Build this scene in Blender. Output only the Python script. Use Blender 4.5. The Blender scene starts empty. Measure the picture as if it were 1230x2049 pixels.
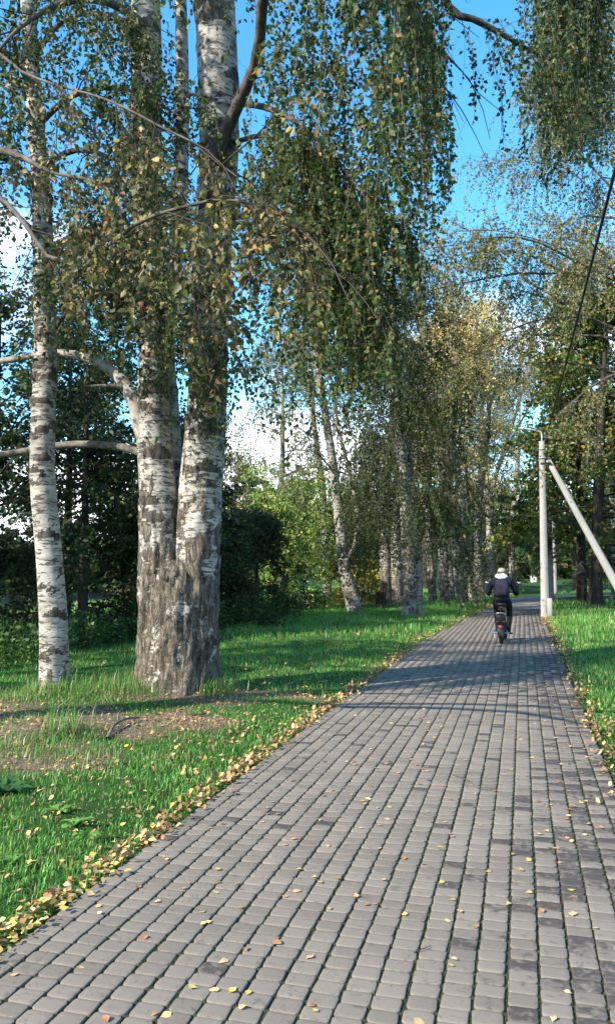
import bpy, math, random
import numpy as np
from mathutils import Vector, Matrix
R = math.radians
rng = np.random.default_rng(11)
random.seed(5)
sc = bpy.context.scene
COL = sc.collection

# ------------------------------------------------------------------ camera
FPX, CX, CY, CAM_H = 1540.0, 615.0, 1024.5, 1.6
PSI, TH = R(15.56), math.atan(110.5 / 1540.0)
FW = np.array([-math.sin(PSI) * math.cos(TH), math.cos(PSI) * math.cos(TH), math.sin(TH)])
RT = np.array([math.cos(PSI), math.sin(PSI), 0.0])
UP = np.cross(RT, FW)
EYE = np.array([0, 0, CAM_H])
cam = bpy.data.cameras.new('camera')
cam.sensor_fit = 'VERTICAL'; cam.sensor_height = 36.0
cam.lens = 36.0 * FPX / 2049.0
cam.clip_start = 0.05; cam.clip_end = 6000
camo = bpy.data.objects.new('camera', cam); COL.objects.link(camo)
camo.matrix_world = Matrix(((RT[0], UP[0], -FW[0], 0), (RT[1], UP[1], -FW[1], 0), (RT[2], UP[2], -FW[2], CAM_H), (0, 0, 0, 1)))
sc.camera = camo

# ------------------------------------------------------------------ sky and sun
SUN_EL = R(33)
SDIR = np.array([0.637, 0.769])                       # the way shadows fall on the ground
SKY_STRENGTH, SUN_STRENGTH, EXPOSURE = 0.15, 5.0, 1.22
world = bpy.data.worlds.new('World'); sc.world = world; world.use_nodes = True
nt = world.node_tree; nt.nodes.clear()
wo = nt.nodes.new('ShaderNodeOutputWorld'); bg = nt.nodes.new('ShaderNodeBackground')
sky = nt.nodes.new('ShaderNodeTexSky'); sky.sky_type = 'NISHITA'; sky.sun_disc = False
sky.sun_elevation = SUN_EL; sky.sun_rotation = math.atan2(-SDIR[0], -SDIR[1])
sky.air_density = 1.0; sky.dust_density = 0.4; sky.ozone_density = 2.2; sky.altitude = 60
hs = nt.nodes.new('ShaderNodeHueSaturation'); hs.inputs['Hue'].default_value = 0.488
hs.inputs['Saturation'].default_value = 1.3; hs.inputs['Value'].default_value = 1.3
nt.links.new(sky.outputs[0], hs.inputs['Color'])
tc = nt.nodes.new('ShaderNodeTexCoord'); mp = nt.nodes.new('ShaderNodeMapping'); mp.inputs['Scale'].default_value = (1, 1, 2.2)
nt.links.new(tc.outputs['Generated'], mp.inputs['Vector'])
nz = nt.nodes.new('ShaderNodeTexNoise'); nz.inputs['Scale'].default_value = 2.6; nz.inputs['Detail'].default_value = 7
nt.links.new(mp.outputs[0], nz.inputs['Vector'])
sx = nt.nodes.new('ShaderNodeSeparateXYZ'); nt.links.new(tc.outputs['Generated'], sx.inputs[0])
lo = nt.nodes.new('ShaderNodeMapRange'); lo.inputs['From Min'].default_value = 0.0; lo.inputs['From Max'].default_value = 0.5
lo.inputs['To Min'].default_value = 0.20; lo.inputs['To Max'].default_value = -0.16
nt.links.new(sx.outputs['Z'], lo.inputs['Value'])
ad = nt.nodes.new('ShaderNodeMath'); ad.operation = 'ADD'
nt.links.new(nz.outputs[0], ad.inputs[0]); nt.links.new(lo.outputs[0], ad.inputs[1])
cr = nt.nodes.new('ShaderNodeMapRange'); cr.interpolation_type = 'SMOOTHSTEP'
cr.inputs['From Min'].default_value = 0.5; cr.inputs['From Max'].default_value = 0.68
nt.links.new(ad.outputs[0], cr.inputs['Value'])
mx = nt.nodes.new('ShaderNodeMix'); mx.data_type = 'RGBA'
mx.inputs['B'].default_value = (6.6, 7.0, 7.6, 1)
nt.links.new(cr.outputs[0], mx.inputs['Factor']); nt.links.new(hs.outputs[0], mx.inputs['A'])
nt.links.new(mx.outputs['Result'], bg.inputs['Color']); bg.inputs['Strength'].default_value = SKY_STRENGTH
nt.links.new(bg.outputs[0], wo.inputs[0])
sun = bpy.data.lights.new('sun', 'SUN'); sun.energy = SUN_STRENGTH; sun.angle = R(0.53); sun.color = (1.0, 0.89, 0.76)
suno = bpy.data.objects.new('sun', sun); COL.objects.link(suno)
suno.rotation_euler = Vector((SDIR[0] * math.cos(SUN_EL), SDIR[1] * math.cos(SUN_EL), -math.sin(SUN_EL))).to_track_quat('-Z', 'Y').to_euler()
suno.location = (-20, -24, 30)
sc.view_settings.view_transform = 'Standard'; sc.view_settings.look = 'None'
sc.view_settings.exposure = EXPOSURE; sc.view_settings.gamma = 1.0; sc.view_settings.use_curve_mapping = False
sc.cycles.max_bounces = 6; sc.cycles.diffuse_bounces = 3; sc.cycles.glossy_bounces = 2; sc.cycles.transmission_bounces = 4
sc.cycles.use_denoising = True

# ------------------------------------------------------------------ helpers
def ground_px(x, y, z=0.0):
    d = FW + RT * (x - CX) / FPX - UP * (y - CY) / FPX
    return EYE + d * ((z - CAM_H) / d[2])
def at_depth(x, y, dep):
    return EYE + dep * (FW + RT * (x - CX) / FPX - UP * (y - CY) / FPX)
def project(P):
    q = np.asarray(P) - EYE
    z = q @ FW
    zz = np.where(np.abs(z) < 1e-6, 1e-6, z)
    return CX + FPX * (q @ RT) / zz, CY - FPX * (q @ UP) / zz, z
def norm(v):
    return v / np.maximum(np.linalg.norm(v, axis=-1, keepdims=True), 1e-9)
def smooth(a, b, x):
    t = np.clip((x - a) / (b - a), 0, 1)
    return t * t * (3 - 2 * t)
_tab = np.random.default_rng(3).random(4096)
def noise3(p, seed=0):
    p = np.asarray(p, float); i = np.floor(p).astype(np.int64); f = p - i; f = f * f * (3 - 2 * f)
    def h(a, b, c):
        return _tab[((a * 73856093) ^ (b * 19349663) ^ (c * 83492791) ^ (seed * 2654435)) & 4095]
    x, y, z = i[..., 0], i[..., 1], i[..., 2]; fx, fy, fz = f[..., 0], f[..., 1], f[..., 2]
    l = lambda a, b, t: a + (b - a) * t
    return l(l(l(h(x, y, z), h(x + 1, y, z), fx), l(h(x, y + 1, z), h(x + 1, y + 1, z), fx), fy),
             l(l(h(x, y, z + 1), h(x + 1, y, z + 1), fx), l(h(x, y + 1, z + 1), h(x + 1, y + 1, z + 1), fx), fy), fz) * 2 - 1
def fbm(p, seed=0, n=3):
    p = np.asarray(p, float)
    return sum(noise3(p * 2 ** k, seed + k) / 2 ** k for k in range(n))

class MB:
    """collects geometry; build() links it as one mesh object"""
    def __init__(self): self.V, self.T, self.Q, self.C, self.n = [], [], [], [], 0
    def add(self, V, T=None, Q=None, col=(1, 1, 1)):
        V = np.asarray(V, float).reshape(-1, 3); c = np.asarray(col, float)
        if c.ndim == 1: c = np.broadcast_to(c, (len(V), 3))
        self.V.append(V); self.C.append(c)
        if T is not None and len(T): self.T.append(np.asarray(T, np.int64).reshape(-1, 3) + self.n)
        if Q is not None and len(Q): self.Q.append(np.asarray(Q, np.int64).reshape(-1, 4) + self.n)
        self.n += len(V); return self
    def tris(self): return sum(len(t) for t in self.T) + 2 * sum(len(q) for q in self.Q)
    def mesh(self, name, mat, smooth=False, origin=None):
        me = bpy.data.meshes.new(name)
        V = np.concatenate(self.V)
        if origin is not None: V = V - np.asarray(origin)
        me.vertices.add(len(V)); me.vertices.foreach_set('co', V.astype(np.float32).ravel())
        T = np.concatenate(self.T) if self.T else np.zeros((0, 3), np.int64)
        Q = np.concatenate(self.Q) if self.Q else np.zeros((0, 4), np.int64)
        idx = np.concatenate([T.ravel(), Q.ravel()]).astype(np.int32)
        st = np.concatenate([np.arange(len(T)) * 3, len(T) * 3 + np.arange(len(Q)) * 4]).astype(np.int32)
        me.loops.add(len(idx)); me.loops.foreach_set('vertex_index', idx)
        me.polygons.add(len(st)); me.polygons.foreach_set('loop_start', st)
        if smooth: me.polygons.foreach_set('use_smooth', np.ones(len(st), bool))
        a = me.attributes.new('col', 'FLOAT_COLOR', 'POINT')
        c = np.ones((len(V), 4), np.float32); c[:, :3] = np.concatenate(self.C)
        a.data.foreach_set('color', c.ravel())
        me.update(calc_edges=True); me.validate()
        if mat: me.materials.append(mat)
        return me
    def build(self, name, mat, parent=None, smooth=False):
        o = np.array(parent.matrix_world.translation) if parent is not None else None
        if parent is not None:
            l = parent; t = np.zeros(3)
            while l is not None: t += np.array(l.location); l = l.parent
            o = t
        return link(name, self.mesh(name, mat, smooth, o), parent)
def link(name, me, parent=None):
    ob = bpy.data.objects.new(name, me); COL.objects.link(ob)
    if parent is not None: ob.parent = parent
    return ob
def tag(o, label=None, cat=None, group=None, kind=None):
    if label: o['label'] = label
    if cat: o['category'] = cat
    if group: o['group'] = group
    if kind: o['kind'] = kind
    return o
def thing(name, loc, label, cat, group=None, rz=0.0):
    o = bpy.data.objects.new(name, None); COL.objects.link(o); o.location = loc; o.rotation_euler = (0, 0, rz)
    o.empty_display_size = 0.2
    return tag(o, label, cat, group)

def tubes(P, rad, m=3, cap=False):
    """P (N,K,3), rad (N,K) -> verts, quads; parallel transported rings"""
    P = np.asarray(P, float); rad = np.asarray(rad, float)
    if P.ndim == 2: P = P[None]; rad = rad[None]
    N, K, _ = P.shape
    Tn = norm(np.gradient(P, axis=1))
    a = np.where(np.abs(Tn[:, 0, 2:3]) < 0.8, np.array([[0, 0, 1.0]]), np.array([[1.0, 0, 0]]))
    u = norm(np.cross(Tn[:, 0], a)); ring = []
    ang = np.arange(m) * 2 * math.pi / m
    for k in range(K):
        t = Tn[:, k]; u = norm(u - t * np.sum(u * t, 1, keepdims=True)); w = np.cross(t, u)
        ring.append(P[:, k, None] + rad[:, k, None, None] * (np.cos(ang)[None, :, None] * u[:, None] + np.sin(ang)[None, :, None] * w[:, None]))
    V = np.stack(ring, 1)                                       # N,K,m,3
    b = (np.arange(N) * K * m)[:, None, None]; k = np.arange(K - 1)[None, :, None] * m
    j = np.arange(m)[None, None]; j2 = (j + 1) % m
    Q = np.stack([b + k + j, b + k + j2, b + k + m + j2, b + k + m + j], -1).reshape(-1, 4)
    return V.reshape(-1, 3), Q
def ribbons(P, w):
    N, K, _ = P.shape
    s = norm(np.cross(np.gradient(P, axis=1), np.array([0.3, 0.9, 0.1])))
    V = np.stack([P - s * w, P + s * w], 2).reshape(-1, 3)
    b = (np.arange(N) * K * 2)[:, None]; k = np.arange(K - 1)[None] * 2
    return V, np.stack([b + k, b + k + 1, b + k + 3, b + k + 2], -1).reshape(-1, 4)
def spline(pts, n):
    """Catmull-Rom through rows of pts (any number of columns), n samples"""
    p = np.asarray(pts, float); p = np.vstack([2 * p[0] - p[1], p, 2 * p[-1] - p[-2]])
    s = np.linspace(0, len(p) - 3 - 1e-6, n); i = s.astype(int); t = (s - i)[:, None]
    a, b, c, d = p[i], p[i + 1], p[i + 2], p[i + 3]
    return 0.5 * (2 * b + (c - a) * t + (2 * a - 5 * b + 4 * c - d) * t ** 2 + (3 * b - a - 3 * c + d) * t ** 3)
def strands(A, D, L, nseg, droop, wig, r=rng):
    p = np.array(A, float); d = norm(np.array(D, float)); st = (np.asarray(L) / nseg)[:, None]; out = [p]
    for k in range(nseg):
        d = norm(d + np.array([0, 0, -droop]) + wig * r.normal(size=d.shape)); p = p + d * st; out.append(p)
    return np.stack(out, 1)
def pick(palette, n, r=rng, spread=0.25):
    w = np.array([q[0] for q in palette], float); c = np.array([q[1] for q in palette])
    i = r.choice(len(c), n, p=w / w.sum())
    return c[i] * (1 + spread * (r.random((n, 1)) * 2 - 1)) * (1 + 0.08 * r.normal(size=(n, 3))).clip(0.7, 1.3)
def leaf_data(P, n_per, size, palette, r=rng, hang=0.7, tmin=0.08):
    """leaves along strands P (N,K,3): dict of pos, axis, nrm, len, col"""
    N, K, _ = P.shape
    n = r.poisson(n_per, N) if np.ndim(n_per) == 0 else r.poisson(n_per)
    s = np.repeat(np.arange(N), n); m = len(s)
    t = (tmin + (1 - tmin) * r.random(m)) * (K - 1) * 0.9999; k = t.astype(int); f = (t - k)[:, None]
    pos = P[s, k] * (1 - f) + P[s, k + 1] * f
    ax = norm(np.array([0, 0, -hang]) + 0.75 * r.normal(size=(m, 3)) * np.array([1, 1, 0.7]) + 0.3 * norm(P[s, k + 1] - P[s, k]))
    nr = norm(np.cross(ax, r.normal(size=(m, 3))))
    ln = size * (0.6 + 0.55 * r.random(m))
    return dict(pos=pos + ax * (ln * 0.3)[:, None], axis=ax, nrm=nr, len=ln, col=pick(palette, m, r))
def merge(ds):
    return {k: np.concatenate([d[k] for d in ds]) for k in ds[0]}
def add_leaves(mb, d, wid=0.72, detail=1):
    p, a, n, l, c = d['pos'], d['axis'], d['nrm'], d['len'][:, None], d['col']
    s = np.cross(a, n); m = len(p)
    if detail == 1:
        V = np.stack([p, p + a * l * 0.42 + s * l * wid * 0.5 + n * l * 0.1, p + a * l, p + a * l * 0.42 - s * l * wid * 0.5 + n * l * 0.1], 1)
        b = (np.arange(m) * 4)[:, None]
        mb.add(V.reshape(-1, 3), T=np.concatenate([b + [0, 2, 1], b + [0, 3, 2]]), col=np.repeat(c, 4, 0))
    else:
        cur = n * l * 0.09
        V = np.stack([p, p + a * l * 0.22 + s * l * wid * 0.46 + n * l * 0.07, p + a * l * 0.62 + s * l * wid * 0.33 + n * l * 0.06 - cur * 0.4, p + a * l - cur,
                      p + a * l * 0.62 - s * l * wid * 0.33 + n * l * 0.06 - cur * 0.4, p + a * l * 0.22 - s * l * wid * 0.46 + n * l * 0.07,
                      p - a * l * 0.28, p + s * l * 0.02 - a * l * 0.02], 1)
        b = (np.arange(m) * 8)[:, None]
        mb.add(V.reshape(-1, 3), T=b + [6, 0, 7], Q=np.concatenate([b + [0, 3, 2, 1], b + [0, 5, 4, 3]]), col=np.repeat(c, 8, 0))

# ------------------------------------------------------------------ materials
def mat(name):
    m = bpy.data.materials.new(name); m.use_nodes = True; t = m.node_tree
    b = t.nodes['Principled BSDF']; return m, t, b
def N(t, kind, **kw):
    n = t.nodes.new(kind)
    for k, v in kw.items():
        if k in n.inputs: n.inputs[k].default_value = v
        else: setattr(n, k, v)
    return n
def ramp(t, src, stops, interp='LINEAR'):
    n = t.nodes.new('ShaderNodeValToRGB'); n.color_ramp.interpolation = interp
    e = n.color_ramp.elements
    while len(e) < len(stops): e.new(0.5)
    for el, (p, c) in zip(e, stops): el.position = p; el.color = (*c, 1) if len(c) == 3 else c
    t.links.new(src, n.inputs[0]); return n.outputs[0]
def mixc(t, fac, a, b, mode='MIX'):
    n = t.nodes.new('ShaderNodeMix'); n.data_type = 'RGBA'; n.blend_type = mode
    for s, v in (('Factor', fac), ('A', a), ('B', b)):
        if hasattr(v, 'is_output'): t.links.new(v, n.inputs[s])
        elif s == 'Factor': n.inputs[s].default_value = v
        else: n.inputs[s].default_value = (*v, 1)
    return n.outputs['Result']
def math_(t, op, a, b=0.0, clamp=False):
    n = t.nodes.new('ShaderNodeMath'); n.operation = op; n.use_clamp = clamp
    if op == 'MULTIPLY_ADD': n.inputs[2].default_value = -0.30
    for i, v in enumerate((a, b)):
        if hasattr(v, 'is_output'): t.links.new(v, n.inputs[i])
        else: n.inputs[i].default_value = v
    return n.outputs[0]
def coords(t, scale, kind='Object'):
    c = t.nodes.new('ShaderNodeTexCoord'); m = t.nodes.new('ShaderNodeMapping'); m.inputs['Scale'].default_value = scale
    t.links.new(c.outputs[kind], m.inputs[0]); return m.outputs[0]
def noise(t, vec, scale, detail=4, rough=0.55, dist=0.0):
    n = N(t, 'ShaderNodeTexNoise', Scale=scale, Detail=detail, Roughness=rough, Distortion=dist); t.links.new(vec, n.inputs['Vector'])
    return n.outputs[0]
def bump(t, b, h, strength=0.5, dist=0.01):
    n = N(t, 'ShaderNodeBump', Strength=strength, Distance=dist); t.links.new(h, n.inputs['Height']); t.links.new(n.outputs[0], b.inputs['Normal'])
def attr(t):
    return N(t, 'ShaderNodeAttribute', attribute_name='col').outputs['Color']

def leaf_material(name, transl=0.30, rough=0.5, spec=0.22):
    m, t, b = mat(name); c = attr(t)
    b.inputs['Roughness'].default_value = rough; b.inputs['Specular IOR Level'].default_value = spec
    t.links.new(c, b.inputs['Base Color'])
    tr = N(t, 'ShaderNodeBsdfTranslucent'); g = N(t, 'ShaderNodeGamma', Gamma=0.9); t.links.new(c, g.inputs[0]); t.links.new(g.outputs[0], tr.inputs[0])
    mx = N(t, 'ShaderNodeMixShader', Fac=transl); t.links.new(b.outputs[0], mx.inputs[1]); t.links.new(tr.outputs[0], mx.inputs[2])
    t.links.new(mx.outputs[0], t.nodes['Material Output'].inputs[0]); return m
M_LEAF = leaf_material('leaf')
M_GRASS = leaf_material('grass_blade', 0.3, 0.4, 0.45)
M_DRY = leaf_material('dry_leaf', 0.15, 0.65, 0.2)

def birch_bark(name, dark=0.0, scale=1.0, tone=0.92):
    """white papery bark; vertex colour: red = rough grey bark, green = black scar"""
    m, t, b = mat(name); sp = N(t, 'ShaderNodeSeparateColor'); t.links.new(attr(t), sp.inputs[0])
    o1 = coords(t, (1, 1, 4.5)); o2 = coords(t, (1, 1, 0.22)); o3 = coords(t, (1, 1, 1.0)); o4 = coords(t, (1, 1, 3.2))
    base = ramp(t, noise(t, o1, 5 * scale, 5), [(0.3, (0.24 * tone, 0.22 * tone, 0.19 * tone)), (0.5, (0.45 * tone, 0.425 * tone, 0.385 * tone)), (0.75, (0.58 * tone, 0.56 * tone, 0.52 * tone))])
    base = mixc(t, math_(t, 'MULTIPLY', noise(t, o3, 2.2 * scale, 3), 0.5), base, (0.25 * tone, 0.24 * tone, 0.18 * tone))
    base = mixc(t, ramp(t, noise(t, o4, 1.7 * scale, 6, 0.7), [(0.45, (0, 0, 0)), (0.62, (0.65, 0.65, 0.65))]), base, (0.17 * tone, 0.155 * tone, 0.13 * tone))
    len_ = ramp(t, noise(t, o1, 7 * scale, 6, 0.7), [(0.555, (0, 0, 0)), (0.59, (1, 1, 1))])
    base = mixc(t, math_(t, 'MULTIPLY', len_, 0.86), base, (0.05, 0.045, 0.04))
    pn = noise(t, o4, 3.0 * scale, 6, 0.66, 0.5)
    patch = ramp(t, math_(t, 'ADD', pn, math_(t, 'MULTIPLY', sp.outputs[1], 0.30)), [(0.585 - dark, (0, 0, 0)), (0.64 - dark, (1, 1, 1))])
    dk = ramp(t, noise(t, o2, 26, 4), [(0.35, (0.022, 0.02, 0.018)), (0.65, (0.10, 0.088, 0.072))])
    base = mixc(t, patch, base, dk)
    fis = noise(t, o2, 24, 7, 0.65, 0.8)
    rb = ramp(t, fis, [(0.38, (0.016, 0.013, 0.011)), (0.47, (0.085, 0.071, 0.058)), (0.57, (0.19, 0.162, 0.135)), (0.70, (0.44, 0.41, 0.365))])
    rb = mixc(t, math_(t, 'MULTIPLY', noise(t, o3, 3, 3), 0.5), rb, (0.13, 0.12, 0.075))
    rfn = math_(t, 'MULTIPLY', math_(t, 'SUBTRACT', noise(t, coords(t, (1, 1, 0.8)), 4.5, 6, 0.62, 0.6), 0.5), 5.0)
    rf = ramp(t, math_(t, 'ADD', rfn, sp.outputs[0]), [(0.45, (0, 0, 0)), (0.62, (1, 1, 1))])
    col = mixc(t, rf, base, rb)
    t.links.new(col, b.inputs['Base Color']); b.inputs['Roughness'].default_value = 0.8; b.inputs['Specular IOR Level'].default_value = 0.2
    h = math_(t, 'ADD', math_(t, 'MULTIPLY', math_(t, 'MULTIPLY', fis, rf), 1.6), math_(t, 'MULTIPLY', math_(t, 'ADD', patch, len_), -0.25))
    bump(t, b, h, 1.0, 0.03); return m
M_BIRCH = birch_bark('birch_bark')
M_BIRCH_FAR = birch_bark('far_birch_bark', 0.03, 0.8, 0.72)
def plain(name, c1, c2, scale=6, rough=0.8, bmp=0.4, bdist=0.01, stretch=(1, 1, 1), metal=0.0, spec=0.3, detail=5):
    m, t, b = mat(name); v = coords(t, stretch); n = noise(t, v, scale, detail, 0.6)
    t.links.new(ramp(t, n, [(0.3, c1), (0.7, c2)]), b.inputs['Base Color'])
    b.inputs['Roughness'].default_value = rough; b.inputs['Metallic'].default_value = metal; b.inputs['Specular IOR Level'].default_value = spec
    if bmp: bump(t, b, n, bmp, bdist)
    return m
M_BARK = plain('dark_bark', (0.008, 0.007, 0.006), (0.05, 0.042, 0.034), 14, 0.9, 0.9, 0.03, (1, 1, 0.25))
M_LIMB = plain('limb_bark', (0.022, 0.018, 0.016), (0.13, 0.11, 0.095), 9, 0.85, 0.5, 0.01, (1, 1, 1.0))
M_LICHEN = plain('lichen_limb_bark', (0.03, 0.026, 0.02), (0.19, 0.18, 0.145), 16, 0.9, 0.6, 0.01)
M_PALE = plain('pale_limb_bark', (0.07, 0.062, 0.052), (0.42, 0.40, 0.35), 9, 0.8, 0.3, 0.01)
M_TWIG = plain('twig', (0.03, 0.02, 0.016), (0.10, 0.07, 0.05), 20, 0.75, 0)
M_BAND = plain('dark_trunk_wrap', (0.010, 0.009, 0.008), (0.06, 0.052, 0.045), 18, 0.95, 0.8, 0.02)

# ------------------------------------------------------------------ ground
EL = np.array([[-60, -2.12], [-6, -2.12], [18, -2.10], [21.2, -1.93], [26.7, -1.64], [30.7, -1.36], [38, -0.95], [45, -0.4], [60, 0.4], [120, 3], [3000, 90]])
ER = np.array([[-60, 0.62], [34, 0.62], [38, 0.9], [45, 1.7], [60, 2.6], [120, 5], [3000, 94]])
edgeL = lambda y: np.interp(y, EL[:, 0], EL[:, 1])
edgeR = lambda y: np.interp(y, ER[:, 0], ER[:, 1])
SOIL = [(-3.8, 7.0, 1.0, 0.75, 0.5), (-3.85, 5.6, 0.8, 0.65, 0.25), (-4.5, 6.3, 0.8, 0.8, 0.1), (-4.0, 8.35, 1.05, 0.35, 0.1), (-4.15, 8.9, 0.8, 0.66, 0), (-3.1, 9.0, 0.8, 0.28, 0.1), (-5.2, 6.9, 0.5, 0.35, 0)]
def soil(x, y):
    s = np.zeros(np.shape(x)); n = 0.35 * fbm(np.stack([np.asarray(x) * 2.3, np.asarray(y) * 2.3, 0 * np.asarray(x)], -1), 8)
    for cx, cy, a, b, an in SOIL:
        dx, dy = x - cx, y - cy; u = (dx * math.cos(an) + dy * math.sin(an)) / a; v = (-dx * math.sin(an) + dy * math.cos(an)) / b
        s = np.maximum(s, 1 - smooth(0.6, 1.15, np.sqrt(u * u + v * v) + n))
    return s
def hgt(x, y):
    x = np.asarray(x, float); y = np.asarray(y, float)
    dl = edgeL(y) - x; dr = x - edgeR(y); d = np.maximum(dl, dr)
    h = -0.022 + 0.055 * smooth(0.0, 0.7, d)
    far = smooth(0.3, 3, d)
    h = h + far * 0.05 * fbm(np.stack([x * 0.35, y * 0.35, 0 * x], -1), 4, 2)
    h = h + 0.17 * np.exp(-(((x + 5.2) / 0.9) ** 2 + ((y - 7.7) / 1.1) ** 2)) + 0.10 * np.exp(-(((x + 4.13) / 0.9) ** 2 + ((y - 8.9) / 0.8) ** 2))
    h = h + 0.10 * np.exp(-(((x + 4.4) / 0.5) ** 2 + ((y - 6.3) / 0.45) ** 2))
    h = h - 2.4 * smooth(0, 1, (-x - 15 - 0.1 * np.clip(y, 0, 80)) / 12.0) * smooth(-60, -10, y)
    return np.where(d < 0, -0.03, h)
def make_ground():
    ys = np.unique(np.concatenate([np.arange(-60, -2, 4.0), np.arange(-2, 14, 0.16), np.arange(14, 40, 0.5), np.arange(40, 120, 4), np.arange(120, 500, 40), [600, 900, 1400, 2200, 3000]]))
    lo_ = -np.unique(np.concatenate([np.arange(0, 5.5, 0.16), np.arange(5.5, 16, 0.5), np.arange(16, 60, 2.5), np.arange(60, 240, 30), [300, 500, 900, 1500, 2500]]))[::-1]
    ro = np.unique(np.concatenate([[0, 0.05], np.arange(0.16, 4, 0.16), np.arange(4, 16, 0.6), np.arange(16, 60, 4), np.arange(60, 240, 30), [300, 500, 900, 1500, 2500]]))
    W = len(lo_) + len(ro); rows = []
    for y in ys:
        x = np.concatenate([edgeL(y) + lo_, edgeR(y) + ro]); rows.append(np.stack([x, np.full(W, y), hgt(x, np.full(W, y))], 1))
    V = np.concatenate(rows)
    for i in range(len(ys)):  # edge columns sit level with the bed
        V[i * W + len(lo_) - 1, 2] = V[i * W + len(lo_), 2] = -0.022
    i = np.arange(len(ys) - 1)[:, None] * W; j = np.arange(W - 1)[None]
    Q = np.stack([i + j, i + j + 1, i + j + W + 1, i + j + W], -1).reshape(-1, 4)
    s = soil(V[:, 0], V[:, 1]); mb = MB(); mb.add(V, Q=Q, col=np.stack([s, s * 0, s * 0], 1))
    m, t, b = mat('lawn_soil'); sp = N(t, 'ShaderNodeSeparateColor'); t.links.new(attr(t), sp.inputs[0]); v = coords(t, (1, 1, 1))
    g = ramp(t, noise(t, v, 1.3, 6, 0.7), [(0.3, (0.018, 0.04, 0.010)), (0.55, (0.03, 0.075, 0.016)), (0.75, (0.055, 0.10, 0.022))])
    e = ramp(t, noise(t, v, 30, 6, 0.7), [(0.3, (0.05, 0.037, 0.027)), (0.5, (0.15, 0.115, 0.085)), (0.72, (0.30, 0.24, 0.18))])
    t.links.new(mixc(t, sp.outputs[0], g, e), b.inputs['Base Color']); b.inputs['Roughness'].default_value = 0.95; b.inputs['Specular IOR Level'].default_value = 0.1
    bump(t, b, noise(t, v, 45, 5, 0.7), 0.8, 0.02)
    return tag(mb.build('ground', m, smooth=True), kind='structure')
make_ground()

# lake behind the left wood
mb = MB(); mb.add([(-900, -40, -1.75), (-17, -40, -1.75), (-24, 900, -1.75), (-900, 900, -1.75)], Q=[(0, 1, 2, 3)])
m, t, b = mat('lake_water'); b.inputs['Base Color'].default_value = (0.02, 0.035, 0.045, 1); b.inputs['Roughness'].default_value = 0.08
bump(t, b, noise(t, coords(t, (1, 1, 1)), 1.2, 3), 0.25, 0.05)
tag(mb.build('lake_water', m), kind='structure')

# ------------------------------------------------------------------ path of small concrete setts
m, t, b = mat('mossy_joint_bed'); v = coords(t, (1, 1, 1))
moss = ramp(t, noise(t, v, 7, 5, 0.7), [(0.40, (0.032, 0.028, 0.022)), (0.55, (0.030, 0.045, 0.014)), (0.75, (0.05, 0.085, 0.018))])
t.links.new(mixc(t, 0.5, moss, ramp(t, noise(t, v, 140, 3), [(0.35, (0.01, 0.01, 0.008)), (0.7, (0.07, 0.075, 0.035))])), b.inputs['Base Color'])
b.inputs['Roughness'].default_value = 0.95; bump(t, b, noise(t, v, 160, 3), 0.8, 0.008)
M_BED = m
m, t, b = mat('far_setts'); v = coords(t, (1, 1, 1))
br = N(t, 'ShaderNodeTexBrick', offset=0.0, Scale=1.0); br.inputs['Mortar Size'].default_value = 0.006; br.inputs['Brick Width'].default_value = 0.119; br.inputs['Row Height'].default_value = 0.092
br.inputs['Color1'].default_value = (0.20, 0.19, 0.18, 1); br.inputs['Color2'].default_value = (0.26, 0.25, 0.24, 1); br.inputs['Mortar'].default_value = (0.05, 0.05, 0.04, 1)
t.links.new(v, br.inputs['Vector'])
t.links.new(mixc(t, noise(t, v, 1.2, 5), br.outputs[0], (0.15, 0.14, 0.13)), b.inputs['Base Color']); b.inputs['Roughness'].default_value = 0.9
M_FARSETT = m
PAVE_END = 31.0
mb = MB(); ys = np.concatenate([[-60, -6], np.arange(0, PAVE_END + 0.1, 1.0)])
V = np.concatenate([[(edgeL(y), y, -0.0095), (edgeR(y), y, -0.0095)] for y in ys]).reshape(-1, 3)
mb.add(V, Q=[(2 * i, 2 * i + 1, 2 * i + 3, 2 * i + 2) for i in range(len(ys) - 1)])
path = tag(mb.build('path', M_BED), kind='structure')
# beyond the built setts the path bends away to the right
mb = MB(); cl = spline([(-0.37, 31, 2.0), (-0.15, 35, 1.9), (0.3, 39, 1.9), (1.3, 42.6, 2.0), (3.4, 45.0, 2.1), (7, 46.4, 2.2), (14, 47.2, 2.3), (30, 47.8, 2.4), (60, 48.0, 2.5)], 50)
tn = norm(np.gradient(cl[:, :2], axis=0)); nn = np.stack([-tn[:, 1], tn[:, 0]], 1) * cl[:, 2:3] * 0.52
nn[0] = (-1.0, 0)
zz = np.linspace(0, 1, 50); zf = np.where(zz < 0.1, 0.0, 0.05)[:, None]
V = np.stack([np.hstack([cl[:, :2] + nn, zf]), np.hstack([cl[:, :2] - nn, zf])], 1).reshape(-1, 3)
mb.add(V, Q=[(2 * i + 1, 2 * i + 3, 2 * i + 2, 2 * i) for i in range(49)])
mb.build('far_bend', M_FARSETT, path)

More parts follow.
